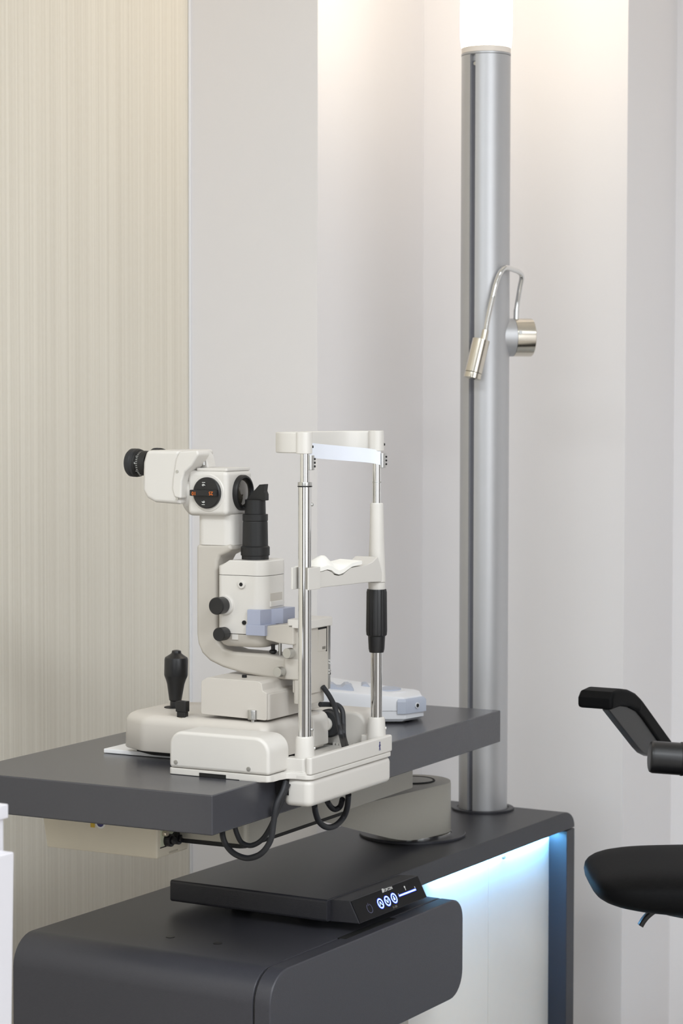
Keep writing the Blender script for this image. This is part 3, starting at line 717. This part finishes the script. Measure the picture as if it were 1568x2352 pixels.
# --- cross slide block
zmb = 0.0695
xm0, xm1 = 0.222, 0.394
m_out = TXo([(461, 1640), (462, 1565), (475, 1556), (592, 1565), (598, 1568), (603, 1588), (612, 1592), (612, 1655)], xm0)
mid = part('cross_slide', prism(rpoly([m_out[0], m_out[1], m_out[2], m_out[3], (m_out[3][0]-0.006, m_out[3][1]-0.003), (m_out[5][0], m_out[5][1]), m_out[6], (m_out[7][0], zmb)][::-1], 0.003, 3), 'x', xm0, xm1, 0.0035, 3, 24), 'beige3', sl, 'cream cross slide block')
# front extension of the block, below the step
yq = m_out[6][0]
part('slide_front', prism(rpoly([(xm0+0.001, yq-0.002), (xm0+0.001, yq+0.02), (xm1-0.001, yq+0.02), (xm1-0.001, yq-0.002)], [0.008, 0, 0, 0.012], 4), 'z', zmb, m_out[6][1]-0.002, 0.002), 'beige3', mid)
p = Tx(557, 1554, 0.245); part('screw', cyl((0.25, p.y, p.z-0.004), (0.25, p.y, p.z+0.002), 0.0036, n=16), 'hole', mid)

# --- microscope arm (J shape)
xa0, xa1 = 0.273, 0.323
outl = [(450, 1250), (450, 1300), (450, 1400), (450, 1455), (453, 1478), (462, 1500), (480, 1518), (510, 1533), (560, 1548), (615, 1558), (650, 1562), (690, 1563), (690, 1514), (650, 1511), (610, 1503), (570, 1500), (535, 1497), (512, 1489), (500, 1474), (498, 1450), (498, 1380), (498, 1290), (505, 1277), (524, 1268), (530, 1262), (530, 1250)]
arm = part('microscope_arm', prism(TXo(outl, xa0), 'x', xa0, xa1, 0.009, 4, 60), 'beige2', sl, 'curved cream microscope arm')
# stem under the microscope
st = [Tx(450, 1250, xa0), Tx(530, 1188, xa0)]
part('stem', prism(rrect(xa0, xa1, Tx(530, 1220, xa0).y, Tx(450, 1220, xa0).y, 0.014, 6), 'z', Tx(450, 1251, xa0).z, Tx(450, 1180, xa0).z, 0.0008), 'beige', arm)
# --- microscope body
xb0, xb1 = 0.2605, 0.3355
bo = TXo([(437, 1183), (437, 1080), (521, 1086), (521, 1186)], xb0)
by1 = bo[0][0]; by0 = bo[2][0]; bz0 = bo[0][1]; bz1 = bo[1][1]
mb = part('microscope_body', box(xb0, xb1, by0, by1+0.006, bz0, bz1, 0.0075, 4), 'beige', sl, 'cream magnification housing')
a = Tx(460, 1083, xb0); b = Tx(532, 1083, xb0)
part('top_lid', prism(rrect(xb0+0.003, xb1-0.003, by0+0.002, by1-0.008, 0.003), 'z', bz1-0.001, bz1+0.0035, 0.0012), 'beige', mb)
# neck disc behind
nz = (bz0+bz1)/2
part('neck_ring', lathe((XC, by1-0.006, nz+0.001), (0, 1, 0), [(0, 0.0355), (0.006, 0.0358), (0.010, 0.0365), (0.022, 0.0365), (0.025, 0.034)], 48), 'beige', mb)
# dial
dc = Tx(478, 1132, xb0)
dl = part('magnification_dial', join(lathe((xb0+0.001, dc.y, dc.z), (-1, 0, 0), [(0, 0.0228), (0.006, 0.0228), (0.0075, 0.0215), (0.0078, 0.0120)], 48), box(xb0-0.0125, xb0-0.005, dc.y-0.0205, dc.y+0.0245, dc.z-0.0045, dc.z+0.0045, 0.0012)), 'black', mb, 'black magnification dial')
part('dial_surround', lathe((xb0+0.002, dc.y, dc.z), (-1, 0, 0), [(0, 0.0275), (0.002, 0.0275), (0.0032, 0.0262)], 48), 'beige', mb)
for body, (px, py), m, upd in (('16', (467, 1111), 'print', (0, -1, 0)), ('25', (484, 1133), 'orange', (0, 0, -1)), ('10', (445, 1133), 'orange', (0, 0, -1)), ('16', (467, 1156), 'print', (0, 1, 0))):
    h = xb0-0.0128 if m == 'orange' else xb0-0.0079
    p = Tx(px, py, h); up_ = Vector(upd); rt_ = up_.cross(Vector((-1, 0, 0)))
    part('dial_numeral', text_bm(body, 0.0075, p, rt_, up_, 0.0002), m, dl, wn=False)
# objective
oc = Vector((XC+0.004, by0, Tx(555, 1132, XC).z))
ob = part('objective_ring', lathe(oc+Vector((0, 0.002, 0)), (0, -1, 0), [(0, 0.0262), (0.007, 0.0262), (0.009, 0.0252), (0.0095, 0.0225), (0.004, 0.0205)], 48, cap=False), 'matte', mb)
part('objective_lens', lathe(oc+Vector((0, -0.0018, 0)), (0, -1, 0), [(0, 0.0208), (0.0015, 0.019), (0.003, 0.014), (0.0042, 0.006), (0.0045, 0.001)], 40), 'glass', mb, 'coated objective lens')
# binocular head
xh0, xh1 = 0.2475, 0.3485
ho = TXo([(335, 1034), (327, 1062), (326, 1125), (336, 1144), (354, 1154), (414, 1159), (408, 1142), (402, 1110), (412, 1034)], xh0)
bh = part('binocular_head', prism(ho, 'x', xh0, xh1, 0.006, 3, 60), 'beige', sl, 'cream binocular head')
wo = TXo([(411, 1037), (452, 1034), (456, 1044), (440, 1070), (424, 1084), (417, 1105), (415, 1146), (399, 1142), (394, 1122), (396, 1098), (403, 1054)], xh0-0.002)
part('prism_bracket', prism(wo, 'x', xh0-0.002, 0.279, 0.003, 3, 50), 'beige', bh)
lo_ = TXo([(440, 1076), (446, 1050), (450, 1040), (457, 1035), (464, 1036), (472, 1046), (479, 1076)], XC-0.018)
part('tilt_lug', prism(lo_, 'x', XC-0.018, XC+0.006, 0.003, 3, 50), 'beige', bh)
p = Tx(468, 1069, XC-0.0215); part('lock_pin', cyl((p.x, p.y, p.z), (p.x, p.y, p.z+0.013), 0.003, n=16, wd=0.0006), 'steel', bh)
for px, py in ((407, 1083), (407, 1146)):
    p = Tx(px, py, xh0-0.002); part('screw', cyl((xh0-0.001, p.y, p.z), (xh0-0.003, p.y, p.z), 0.0022, n=14), 'steel', bh)
ez = Tx(310, 1064, XC-0.031).z
for k, xe in enumerate((XC-0.031, XC+0.031)):
    ye = Tx(331, 1064, XC-0.031).y
    ep = part('eyepiece', lathe((xe, ye-0.01, ez), (0, 1, 0.03), [(0, 0.0185), (0.016, 0.0185), (0.0165, 0.0200), (0.020, 0.0205), (0.0205, 0.0200)], 44), 'matte', bh, 'black eyepiece with dioptre ring')
    part('eye_cup', lathe((xe, ye+0.0095, ez+0.0006), (0, 1, 0.03), [(0, 0.0208), (0.003, 0.0212), (0.0045, 0.0205), (0.0065, 0.0212), (0.012, 0.0208), (0.0145, 0.0188), (0.0146, 0.0135), (0.010, 0.011)], 44, cap=False), 'rubber', ep, 'rubber eye cup')
    part('eye_lens', cyl((xe, ye+0.017, ez), (xe, ye+0.019, ez), 0.0125, n=28), 'glass', ep)
    if k == 0:
        mk = []
        for j in range(-8, 9):
            a = math.radians(180+j*9); L = 0.0045 if j % 4 == 0 else 0.0028; yy = ye+0.0008
            e = Vector((math.cos(a), 0, math.sin(a))); g2 = Vector((-e.z, 0, e.x))
            c0 = Vector((xe, yy, ez))+e*0.0186
            bm = bmesh.new(); r0 = ring(bm, [c0+g2*s*0.00025+Vector((0, t, 0)) for s, t in ((-1, 0), (1, 0), (1, L), (-1, L))]); r1 = ring(bm, [v.co+e*0.0002 for v in r0])
            bm.faces.new(r0); bm.faces.new(r1); bridge(bm, r0, r1); mk.append(fin(bm))
        part('dioptre_marks', join(*mk), 'print', ep, wn=False)
        part('dioptre_numeral', text_bm('0', 0.005, (xe-0.0188, ye+0.0058, ez+0.001), (0, 0, 1), (0, 1, 0), 0.0001), 'print', ep, wn=False)

# --- illumination tower
xi0, xi1 = 0.262, 0.336
ty0 = Tx(606, 1400, xi0).y; ty1 = Tx(498, 1400, xi0).y
zi = lambda py: Tx(560, py, xi0).z
zs = zi(1322)
tower = rpoly([(xi0, ty0), (xi0, ty1), (xi1, ty1), (xi1, ty0)], [0.019, 0.009, 0.009, 0.019], 8)
it = part('illumination_tower', prism(tower, 'z', zi(1457), zs-0.0004, 0.0012), 'beige', sl, 'cream illumination housing')
def capring(z, ins, cut):
    cyy = (ty0+ty1)/2
    return [(XC+(u-XC)*(1-ins), min(cyy+(v-cyy)*(1-ins), ty1-cut), z) for u, v in tower]
part('tower_cap', loft([capring(zs+0.0002, 0, 0), capring(zi(1302), 0, 0), capring(zi(1290), 0.005, 0.019), capring(zi(1288), 0.03, 0.021)]), 'beige', it, wn=False, ang=30)
# bowl below
zb_ = zi(1458)
tl = [[(u, v, zb_) for u, v in tower]]
for dz, s in ((0.010, 0.97), (0.016, 0.88), (0.0185, 0.78)):
    cyy = (ty0+ty1)/2-0.004; tl.append([(XC+(u-XC)*s, cyy+(v-cyy)*s, zb_-dz) for u, v in tower])
part('tower_bowl', loft(tl), 'beige2', it, wn=False, ang=60)
p = Tx(556, 1342, xi0); part('lamp_port', join(lathe((xi0+0.002, p.y, p.z), (-1, 0, 0), [(0, 0.0058), (0.005, 0.0058), (0.0055, 0.005)], 24)), 'beige', it)
part('port_hole', cyl((xi0-0.0033, p.y, p.z), (xi0-0.0039, p.y, p.z), 0.0028, n=16), 'hole', it)
for (px, py), r, L in (((497, 1390), 0.0124, 0.021), ((502, 1455), 0.0098, 0.020)):
    p = Tx(px+14, py, xi0-0.004)
    kn = part('control_knob', join(lathe((xi0-0.002, p.y, p.z), (-1, 0.0, 0), [(0, r*0.9), (0.003, r), (L-0.0015, r*1.02), (L, r*0.94)], 36)), 'black', it, 'black round control knob')
    if r > 0.011: part('knob_base', lathe((xi0+0.004, p.y-0.002, p.z), (-1, 0, 0), [(0, 0.0148), (0.006, 0.0148), (0.008, 0.0135)], 36), 'ivory', it, 'white knob collar')
p = Tx(540, 1463, xi0); part('access_plate', box(xi0-0.0008, xi0+0.001, p.y-0.005, p.y+0.005, p.z-0.004, p.z+0.004, 0.0003), 'beige', it)
# slit window plate at the patient side
a = Tx(598, 1385, xi0)
part('window_recess', box(XC-0.0175, XC+0.0175, ty0-0.0004, ty0+0.002, zi(1381), zi(1363), 0.0004), 'beige2', it)
part('window_plate', box(XC-0.0185, XC+0.0185, ty0-0.002, ty0+0.002, zi(1394), zi(1381), 0.0008), 'beige', it)
# black lamp tube on the tower with prism
tc_ = Vector((XC+0.0, Tx(586, 1200, XC).y))
zt_ = lambda py: Tx(586, py, XC).z
rt1 = 0.0205
lt = part('lamp_tube', lathe((tc_.x, tc_.y, zt_(1286)), (0, 0, 1), [(0, 0.0198), (zt_(1276)-zt_(1286), 0.0198), (zt_(1275)-zt_(1286), 0.0212), (zt_(1256)-zt_(1286), 0.0212), (zt_(1253)-zt_(1286), 0.0188), (zt_(1200)-zt_(1286), 0.0182), (zt_(1197)-zt_(1286), 0.0176), (zt_(1195)-zt_(1286), 0.0186), (zt_(1181)-zt_(1286), 0.0186), (zt_(1180)-zt_(1286), 0.0155), (zt_(1148)-zt_(1286), 0.0150), (zt_(1147)-zt_(1286), 0.0140)], 44), 'matte', sl, 'black lamp tube with knurled rings')
yp0 = Tx(606, 1130, XC).y; yp1 = Tx(578, 1130, XC).y; ypt = Tx(590, 1112, XC).y
xs = XC-0.006
po = TXo([(608, 1150), (608, 1136), (605, 1128), (607, 1112), (595, 1113), (566, 1146), (566, 1150)], xs)
part('prism_mirror', prism(po, 'x', xs, XC+0.006, 0.0008, 2), 'matte', lt, 'slanted black mirror holder')

# --- blue grey covers, yoke and slide tower on the patient side
xq = 0.256
bl1 = TXo([(566, 1435), (567, 1400), (597, 1399), (597, 1434)], xq)
yb0, yb1 = bl1[2][0], bl1[1][0]
pl_ = [(xq, yb1), (xq, yb0), (xq+0.026, yb0-0.004), (xq+0.040, yb0-0.016), (xq+0.072, yb0-0.018), (xq+0.072, yb1)]
bc_ = part('blue_cover', prism(pl_, 'z', bl1[0][1], bl1[1][1], 0.001), 'blue', sl, 'blue grey plastic cover')
lo2 = TXo([(564, 1459), (564, 1435), (608, 1437), (608, 1459)], xq-0.001)
part('blue_tray', prism([(xq-0.001, lo2[0][0]), (xq-0.001, lo2[2][0]), (xq+0.07, lo2[2][0]), (xq+0.07, lo2[0][0])], 'z', lo2[0][1], lo2[1][1]+0.0005, 0.001), 'blue', bc_)
p = Tx(561, 1430, xi0); part('screw', cyl((xi0, p.y, p.z), (xi0-0.0016, p.y, p.z), 0.0032, n=16), 'hole', it)
xy0, xy1 = 0.262, 0.335
yo = TXo([(609, 1438), (609, 1470), (622, 1473), (640, 1478), (674, 1482), (674, 1432)], xy0)
yk = part('yoke', prism(yo, 'x', xy0, xy1, 0.0025, 2, 50), 'beige2', sl, 'cream hinge yoke')
# vertical slide tower
so = TXo([(671, 1440), (671, 1592), (698, 1596), (698, 1443)], 0.270)
sy1 = so[0][0]; sy0 = sy1-0.030
sz0 = so[1][1]; sz1 = so[0][1]
stw = part('slide_tower', box(0.270, 0.327, sy0, sy1, sz0, sz1, 0.002, 2), 'beige2', sl, 'cream vertical slide tower')
part('tower_lid', prism(rrect(0.262, 0.332, sy0-0.004, sy1+0.005, 0.004), 'z', sz1-0.001, sz1+0.0115, 0.0015), 'beige', stw)
part('scale_window', box(0.292, 0.318, sy0-0.0006, sy0+0.002, sz1-0.036, sz1-0.003), 'beige2', stw)
part('window_edge', box(0.3165, 0.3185, sy0-0.0008, sy0+0.002, sz1-0.038, sz1-0.002), 'hole', stw)
part('window_edge', box(0.292, 0.3185, sy0-0.0008, sy0+0.002, sz1-0.0045, sz1-0.002), 'hole', stw)
part('edge_rail', box(0.3225, 0.3285, sy0-0.0012, sy0+0.004, sz0+0.002, sz1-0.001, 0.0006), 'steel', stw)
for py in (1520, 1527, 1543, 1550):
    p = Ty(740, py, sy0); part('screw', cyl((0.3255, sy0-0.0005, p.z), (0.3255, sy0-0.0025, p.z), 0.0018, n=12), 'chrome', stw)
part('scale_print', box(0.304, 0.314, sy0-0.0009, sy0, sz1-0.034, sz1-0.030), 'greyprint', stw, wn=False)
# small hardware between tower and yoke
p = Tx(627, 1493, XC-0.01); part('stop_pin', join(cyl((p.x, p.y, p.z+0.008), (p.x, p.y, p.z), 0.003, n=14), lathe((p.x, p.y, p.z-0.0055), (0, 0, 1), [(0, 0.003), (0.002, 0.0055), (0.005, 0.0055), (0.006, 0.004)], 20)), 'black', yk, 'black stop pin')
p = Tx(643, 1490, XC-0.008); part('guide_rod', cyl((p.x, p.y, p.z-0.012), (p.x, p.y, p.z+0.014), 0.0026, n=14), 'steel', yk)
for px, py, L in ((658, 1501, 0.02), (636, 1544, 0.016)):
    p = Tx(px, py, 0.252); part('clamp_knob', join(cyl((0.252, p.y, p.z), (0.252+0.012, p.y-0.001, p.z), 0.0073, n=28, wd=0.0008), cyl((0.26, p.y, p.z), (0.285, p.y, p.z), 0.0045, n=18)), 'steel', yk, 'silver clamp knob')
# bracket below the arm joining the tower to the slide
b0 = Tx(650, 1511, 0.268); b1 = Tx(690, 1563, 0.268)
part('arm_hub', prism(rrect(0.266, 0.330, sy0+0.002, b0.y, 0.006), 'z', b1.z, b0.z, 0.003), 'beige2', arm)
part('hub_post', prism(rrect(0.268, 0.320, sy0+0.003, Tx(672, 1570, 0.268).y, 0.005), 'z', zmb+0.02, b1.z+0.002, 0.001), 'beige2', arm)
part('hub_post', cyl((XC, Tx(640, 1570, XC).y+0.006, zmb+0.015), (XC, Tx(640, 1570, XC).y+0.006, b1.z+0.002), 0.016, n=28), 'beige2', arm)

# --- cables of the slit lamp
cA = [Ty(741, 1577, sy0-0.004), Ty(757, 1600, -0.012), Ty(770, 1628, -0.016), Ty(778, 1665, -0.022), Ty(784, 1692, -0.030), Tz(790, 1716, 0.011)]
part('cable', tube(cA, 0.0038, 12), 'rubber', sl, 'black cable running down into the frame')
cBp = [Ty(735, 1618, -0.002), Ty(755, 1618, -0.006), Ty(775, 1620, -0.012), Ty(786, 1634, -0.018), Ty(788, 1665, -0.024), Ty(789, 1690, -0.030), Tz(796, 1716, 0.011)]
part('cable', tube(cBp, 0.0038, 12), 'rubber', sl, 'black cable bending over beside the wheel')

# ================================================================== TISSUE PAPER on the chin rest
nx, ny = 40, 10
pp = TYo([(714, 1309), (735, 1308), (752, 1303), (762, 1305), (770, 1312), (779, 1315), (789, 1311), (798, 1304), (808, 1297), (820, 1294), (831, 1291)], yc0-0.001)
x_lo = PX[0]-0.010
def papz(x):
    if x <= pp[0][0]: return pp[0][1]+0.0035
    for i in range(len(pp)-1):
        if pp[i][0] <= x <= pp[i+1][0]:
            s = (x-pp[i][0])/(pp[i+1][0]-pp[i][0]); return pp[i][1]*(1-s)+pp[i+1][1]*s+0.003
    return pp[-1][1]+0.003
X0p, X1p = PX[0]+0.0125, pp[-1][0]
bm = bmesh.new(); T_ = []; B_ = []
for j in range(ny+1):
    rt_, rb_ = [], []
    for i in range(nx+1):
        x = X0p+(X1p-X0p)*i/nx; v = j/ny; y = yc0-0.001+(PY+0.024-yc0)*v
        z = papz(x)
        lift = 0.019*max(0, 1-abs((x-X0p)/(X1p-X0p)-0.40)/0.34)*math.exp(-((v-0.5)/0.3)**2)+0.0015*v-0.0015
        rt_.append(bm.verts.new((x, y, z+lift+0.0006))); rb_.append(bm.verts.new((x, y, z-0.006)))
    T_.append(rt_); B_.append(rb_)
for j in range(ny):
    for i in range(nx):
        bm.faces.new((T_[j][i], T_[j][i+1], T_[j+1][i+1], T_[j+1][i])); bm.faces.new((B_[j][i], B_[j+1][i], B_[j+1][i+1], B_[j][i+1]))
for i in range(nx):
    bm.faces.new((T_[0][i], B_[0][i], B_[0][i+1], T_[0][i+1])); bm.faces.new((T_[ny][i], T_[ny][i+1], B_[ny][i+1], B_[ny][i]))
for j in range(ny):
    bm.faces.new((T_[j][0], T_[j+1][0], B_[j+1][0], B_[j][0])); bm.faces.new((T_[j][nx], B_[j][nx], B_[j+1][nx], T_[j+1][nx]))
solo('chin_rest_paper', fin(bm), 'paper', 'stack of white tissue paper lying on the chin rest tray', 'paper', 'T', ang=60)

# ================================================================== CABLES hanging below the table
def cable(pts, r, label):
    bm = tube(pts, r, 14, 10); return solo('hanging_cable', bm, 'rubber', label, 'cable', 'T', 'black cables hanging under the table', ang=60)
yk_ = -0.012
cable([Tx(655, 1795, 0.168), Tx(650, 1815, 0.160), Tx(634, 1850, 0.15), Tx(628, 1890, 0.15), Tx(621, 1930, 0.15), Tx(600, 1960, 0.15), Tx(570, 1971, 0.15), Tx(540, 1962, 0.15), Tx(520, 1942, 0.15), Tx(511, 1918, 0.15), Tx(512, 1890, 0.16)], 0.0042, 'outer black cable looping lowest under the table corner')
cable([Tx(662, 1800, 0.168), Tx(652, 1825, 0.166), Tx(634, 1870, 0.165), Tx(618, 1905, 0.165), Tx(600, 1930, 0.165), Tx(577, 1942, 0.165), Tx(556, 1936, 0.165), Tx(545, 1918, 0.165), Tx(538, 1895, 0.165)], 0.0036, 'inner black cable with the tighter loop under the table corner')
yl = 0.012
cable([Ty(722, 1850, yl-0.02), Ty(725, 1868, yl-0.01), Ty(733, 1888, yl), Ty(750, 1900, yl), Ty(770, 1896, yl), Ty(788, 1878, yl), Ty(797, 1855, yl-0.01), Ty(800, 1825, yl-0.02)], 0.0044, 'outer black cable loop below the chin rest cross bar')
cable([Ty(752, 1842, yl-0.005), Ty(760, 1854, yl+0.01), Ty(770, 1859, yl+0.01), Ty(781, 1852, yl+0.005), Ty(786, 1836, yl-0.005)], 0.0042, 'short inner black cable loop below the chin rest cross bar')

# ================================================================== CONTROL UNIT on the table
dO = Vector((0.727, 0.0715, 0)); dL = Vector((-0.50, 0.866, 0)).normalized(); dW = Vector((0.866, 0.50, 0))
cu = thing('control_unit', 'pale grey desktop control unit with blue grey keys behind the chin rest', 'control unit', dO+dL*0.12+dW*0.07, 'T')
def DP(l, w_, z): v = dO+dL*l+dW*w_; return Vector((v.x, v.y, z))
plan = rpoly([(-0.002, 0.0), (0.26, 0.0), (0.26, 0.14), (0.03, 0.14), (-0.034, 0.10), (-0.034, 0.036)], [0.004, 0.01, 0.01, 0.03, 0.02, 0.004], 5)
def dtop(l, w_=0.05):
    r_ = max(0, min(1, (l-0.05)/0.12)); return 0.044+0.022*r_+0.016*r_*w_/0.14 
def dlayer(f, ins=0.0):
    out = []
    for l, w_ in plan:
        l2 = l+(0.11-l)*ins; w2 = w_+(0.07-w_)*ins; out.append(DP(l2, w2, f(l, w_)))
    return out
part('lower_shell', loft([dlayer(lambda l, w_: 0.0035, 0.05), dlayer(lambda l, w_: 0.008), dlayer(lambda l, w_: 0.0205)]), 'device', cu, wn=False, ang=30)
part('foot', prism([tuple((dO+dL*l+dW*w_).xy) for l, w_ in ((0.0, 0.01), (0.06, 0.01), (0.06, 0.11), (-0.02, 0.09))], 'z', 0.0003, 0.004), 'hole', cu)
us = part('upper_shell', loft([dlayer(lambda l, w_: 0.0212), dlayer(lambda l, w_: dtop(l, w_)-0.006, 0.008), dlayer(lambda l, w_: dtop(l, w_)-0.0015, 0.025), dlayer(lambda l, w_: dtop(l, w_), 0.06)]), 'device', cu, wn=False, ang=30)
# blue end cap with jack
ecp = [(-0.002, -0.003), (0.012, -0.003), (0.012, 0.03), (-0.034, 0.064), (-0.038, 0.034)]
ec = part('end_cap', loft([[DP(l, w_, 0.0165) for l, w_ in ecp], [DP(l, w_, 0.036) for l, w_ in ecp], [DP(l+(0-l)*0.12, w_+(0.02-w_)*0.12, 0.0405) for l, w_ in ecp]]), 'device2', cu, 'blue grey end cap with jack socket', wn=False, ang=30)
jm = DP(-0.022, 0.0155, 0.028); jn = Vector((DP(-0.038, 0.034, 0)-DP(-0.002, -0.003, 0))); jn = Vector((jn.y, -jn.x, 0)).normalized()
if jn.dot(CT-jm) < 0: jn = -jn
part('jack_ring', lathe(jm-jn*0.001, jn, [(0, 0.0048), (0.0018, 0.0048), (0.0018, 0.0032)], 24), 'device', ec)
part('jack_hole', cyl(jm, jm+jn*0.0012, 0.0032, n=20), 'hole', ec)
# round touch disc and keys
dcn = DP(0.028, 0.066, dtop(0.0)); zt2 = 0.0462
part('disc_rim', lathe((dcn.x, dcn.y, zt2-0.0015), (0, 0, 1), [(0, 0.036), (0.002, 0.035), (0.0035, 0.031)], 40), 'device', us)
part('jog_disc', lathe((dcn.x, dcn.y, zt2+0.001), (0, 0, 1), [(0, 0.0265), (0.003, 0.0265), (0.0035, 0.0255)], 40), 'device2', us, 'blue grey jog disc')
for l, w_ in ((0.106, 0.032), (0.074, 0.078)):
    z = dtop(l, w_)-0.005; h = 0.0125
    pr_ = [(-0.024, 0), (0.024, 0), (0.023, h*0.75), (0.017, h), (0.010, h), (0.003, h*0.6), (-0.004, h*0.6), (-0.010, h), (-0.016, h), (-0.024, h*0.4)]
    r0 = [DP(l+u, w_-0.017, z+v) for u, v in pr_]; r1 = [DP(l+u, w_+0.017, z+v) for u, v in pr_]
    part('rocker_key', bev(loft([r0, r1]), 0.0008, 1), 'device2', us, 'blue grey rocker key')
sq = [(0.118, 0.062), (0.215, 0.062), (0.215, 0.126), (0.118, 0.126)]
part('display', loft([[DP(l, w_, dtop(l, w_)-0.001) for l, w_ in sq], [DP(l, w_, dtop(l, w_)+0.0012) for l, w_ in sq]]), 'lcd', us, 'grey lcd window')

# ================================================================== WHITE CABINET at the left edge
wy = Wd(20, 1880, 2.45)
fx = wy.x; fy = wy.y
ztop = Wd(19, 1846, 2.45).z; zs0 = Wd(19, 1879, 2.45).z; zs1 = Wd(16, 1944, 2.45).z
wc = thing('white_cabinet', 'white lacquered drawer unit cut off by the left picture edge', 'cabinet', (fx-0.2, fy+0.2, 0))
part('top', box(fx-0.45, fx, fy, fy+0.40, zs0, ztop, 0.0015), 'whitecab', wc)
off = RT*0.0
sx = Wd(16, 1910, 2.45)
part('carcass', box(fx-0.44, fx-0.004, fy+0.004, fy+0.396, 0.03, zs0, 0.001), 'whitecab', wc)
lx = Wd(33, 1945, 2.42); lx2 = Wd(42.5, 2352, 2.42)
part('drawer_block', prism([(lx.x-0.45, 0.03), (lx2.x+0.006, 0.03), (lx2.x, lx2.z), (lx.x, zs1), (lx.x-0.45, zs1)], 'y', lx.y, lx.y+0.40, 0.002), 'whitecab', wc)

# ================================================================== OFFICE CHAIR at the right edge
dch = 3.55
ch = thing('examination_chair', 'black upholstered chair with bent armrest at the right picture edge', 'chair', Vector((Wd(1640, 2000, dch).x+0.05, Wd(1640, 2000, dch).y, 0)))
q = lambda px, py, d=dch: Wd(px, py, d)
# armrest: outline in the plane of its side, thickness along the room's Y axis
ys = q(1405, 1632).y
def AO(pts): return [(lambda w_: (w_.x, w_.z))(Wy(px, py, ys)) for px, py in pts]
pad = AO([(1405, 1632), (1405, 1606), (1411, 1590), (1428, 1582), (1446, 1584), (1462, 1592), (1478, 1608), (1474, 1638), (1462, 1630), (1450, 1624), (1430, 1622)])
part('armrest_pad', prism(pad, 'y', ys, ys+0.060, 0.006, 3, 50), 'leather', ch, 'black padded armrest')
band = AO([(1430, 1583), (1446, 1584.5), (1462, 1592.5), (1480, 1610), (1546, 1702), (1546, 1738), (1536, 1730), (1481, 1651), (1468, 1635), (1450, 1626)])
part('armrest_arm', prism(band, 'y', ys+0.002, ys+0.022, 0.004, 3, 50), 'leather', ch)
sup = AO([(1406, 1631), (1430, 1621), (1450, 1623), (1468, 1633), (1481, 1649), (1542, 1732), (1500, 1738), (1486, 1731), (1474, 1718)])
part('armrest_support', prism(sup, 'y', ys+0.006, ys+0.019, 0.002), 'black', ch)
c0 = q(1490, 1738); c1 = q(1600, 1746)
part('armrest_pivot', cyl(c0, c1, 0.0255, n=32, wd=0.006), 'black', ch)
part('pivot_ring', cyl(q(1561, 1743), q(1570, 1743.5), 0.0268, n=32, wd=0.002), 'black', ch)
# seat cushion : superellipse in plan, rounded in section
A_ = (q(1690, 2000)-q(1350, 2000)).length; B__ = 0.165; hz = 0.037
scn = q(1690, 2018); zc_ = scn.z
rings_ = []; NR = 18
for k in range(NR+1):
    ph = -math.pi/2+math.pi*k/NR
    sv = math.copysign(abs(math.sin(ph))**0.75, math.sin(ph)); s_ = max(math.cos(ph), 0.0)**0.34
    rg = []
    for i in range(64):
        a = 2*math.pi*i/64; ca_, sa_ = math.cos(a), math.sin(a); e_ = 2/4.6
        u = math.copysign(abs(ca_)**e_, ca_)*s_; v = math.copysign(abs(sa_)**e_, sa_)*s_
        h_ = hz*(0.80+0.08*(u+1)) if sv > 0 else hz*(0.70+0.40*(u+1))
        p = scn+RT*u*A_+F*v*B__; rg.append((p.x, p.y, zc_+h_*sv))
    rings_.append(rg)
part('seat', loft(rings_), 'leather', ch, 'black seat cushion', wn=False, ang=85)
part('seat_shell', loft([[(scn.x+RT.x*math.cos(a)*A_*f_+F.x*math.sin(a)*B__*f_, scn.y+RT.y*math.cos(a)*A_*f_+F.y*math.sin(a)*B__*f_, zc_-hz-dz) for a in [2*math.pi*i/36 for i in range(36)]] for f_, dz in ((0.6, -0.01), (0.55, 0.012), (0.4, 0.02))]), 'black', ch, wn=False, ang=75)
l0 = q(1520, 2078); l1 = q(1490, 2100); l2 = q(1470, 2126)
part('height_lever', sweep(smooth_path([l0, l1, q(1478, 2113), l2], 6), rrect(-0.008, 0.008, -0.004, 0.004, 0.003), (0, 0, 1)), 'black', ch, 'small black adjustment lever')
part('gas_column', join(cyl((scn.x, scn.y, 0.12), (scn.x, scn.y, zc_-hz), 0.028, n=24), cyl((scn.x, scn.y, 0.08), (scn.x, scn.y, 0.32), 0.04, n=24)), 'steel', ch)
part('base', lathe((scn.x, scn.y, 0.0), (0, 0, 1), [(0, 0.24), (0.02, 0.24), (0.05, 0.12), (0.08, 0.045)], 48), 'black', ch, 'round black floor base')
bk = scn+RT*(A_-0.05)
bkp = [(bk+F*v*B__*0.95+RT*(0.03*(1-v*v))) for v in [-1+0.2*i for i in range(11)]]
rg = []
for h in range(9):
    z = zc_+hz*0.8+0.06*h; rg.append([(p.x+RT.x*0.012*h, p.y+RT.y*0.012*h, z) for p in bkp]+[(p.x+RT.x*(0.012*h+0.06), p.y+RT.y*(0.012*h+0.06), z) for p in reversed(bkp)])
part('backrest', bev(loft(rg), 0.02, 3, 50), 'leather', ch, wn=False, ang=70)
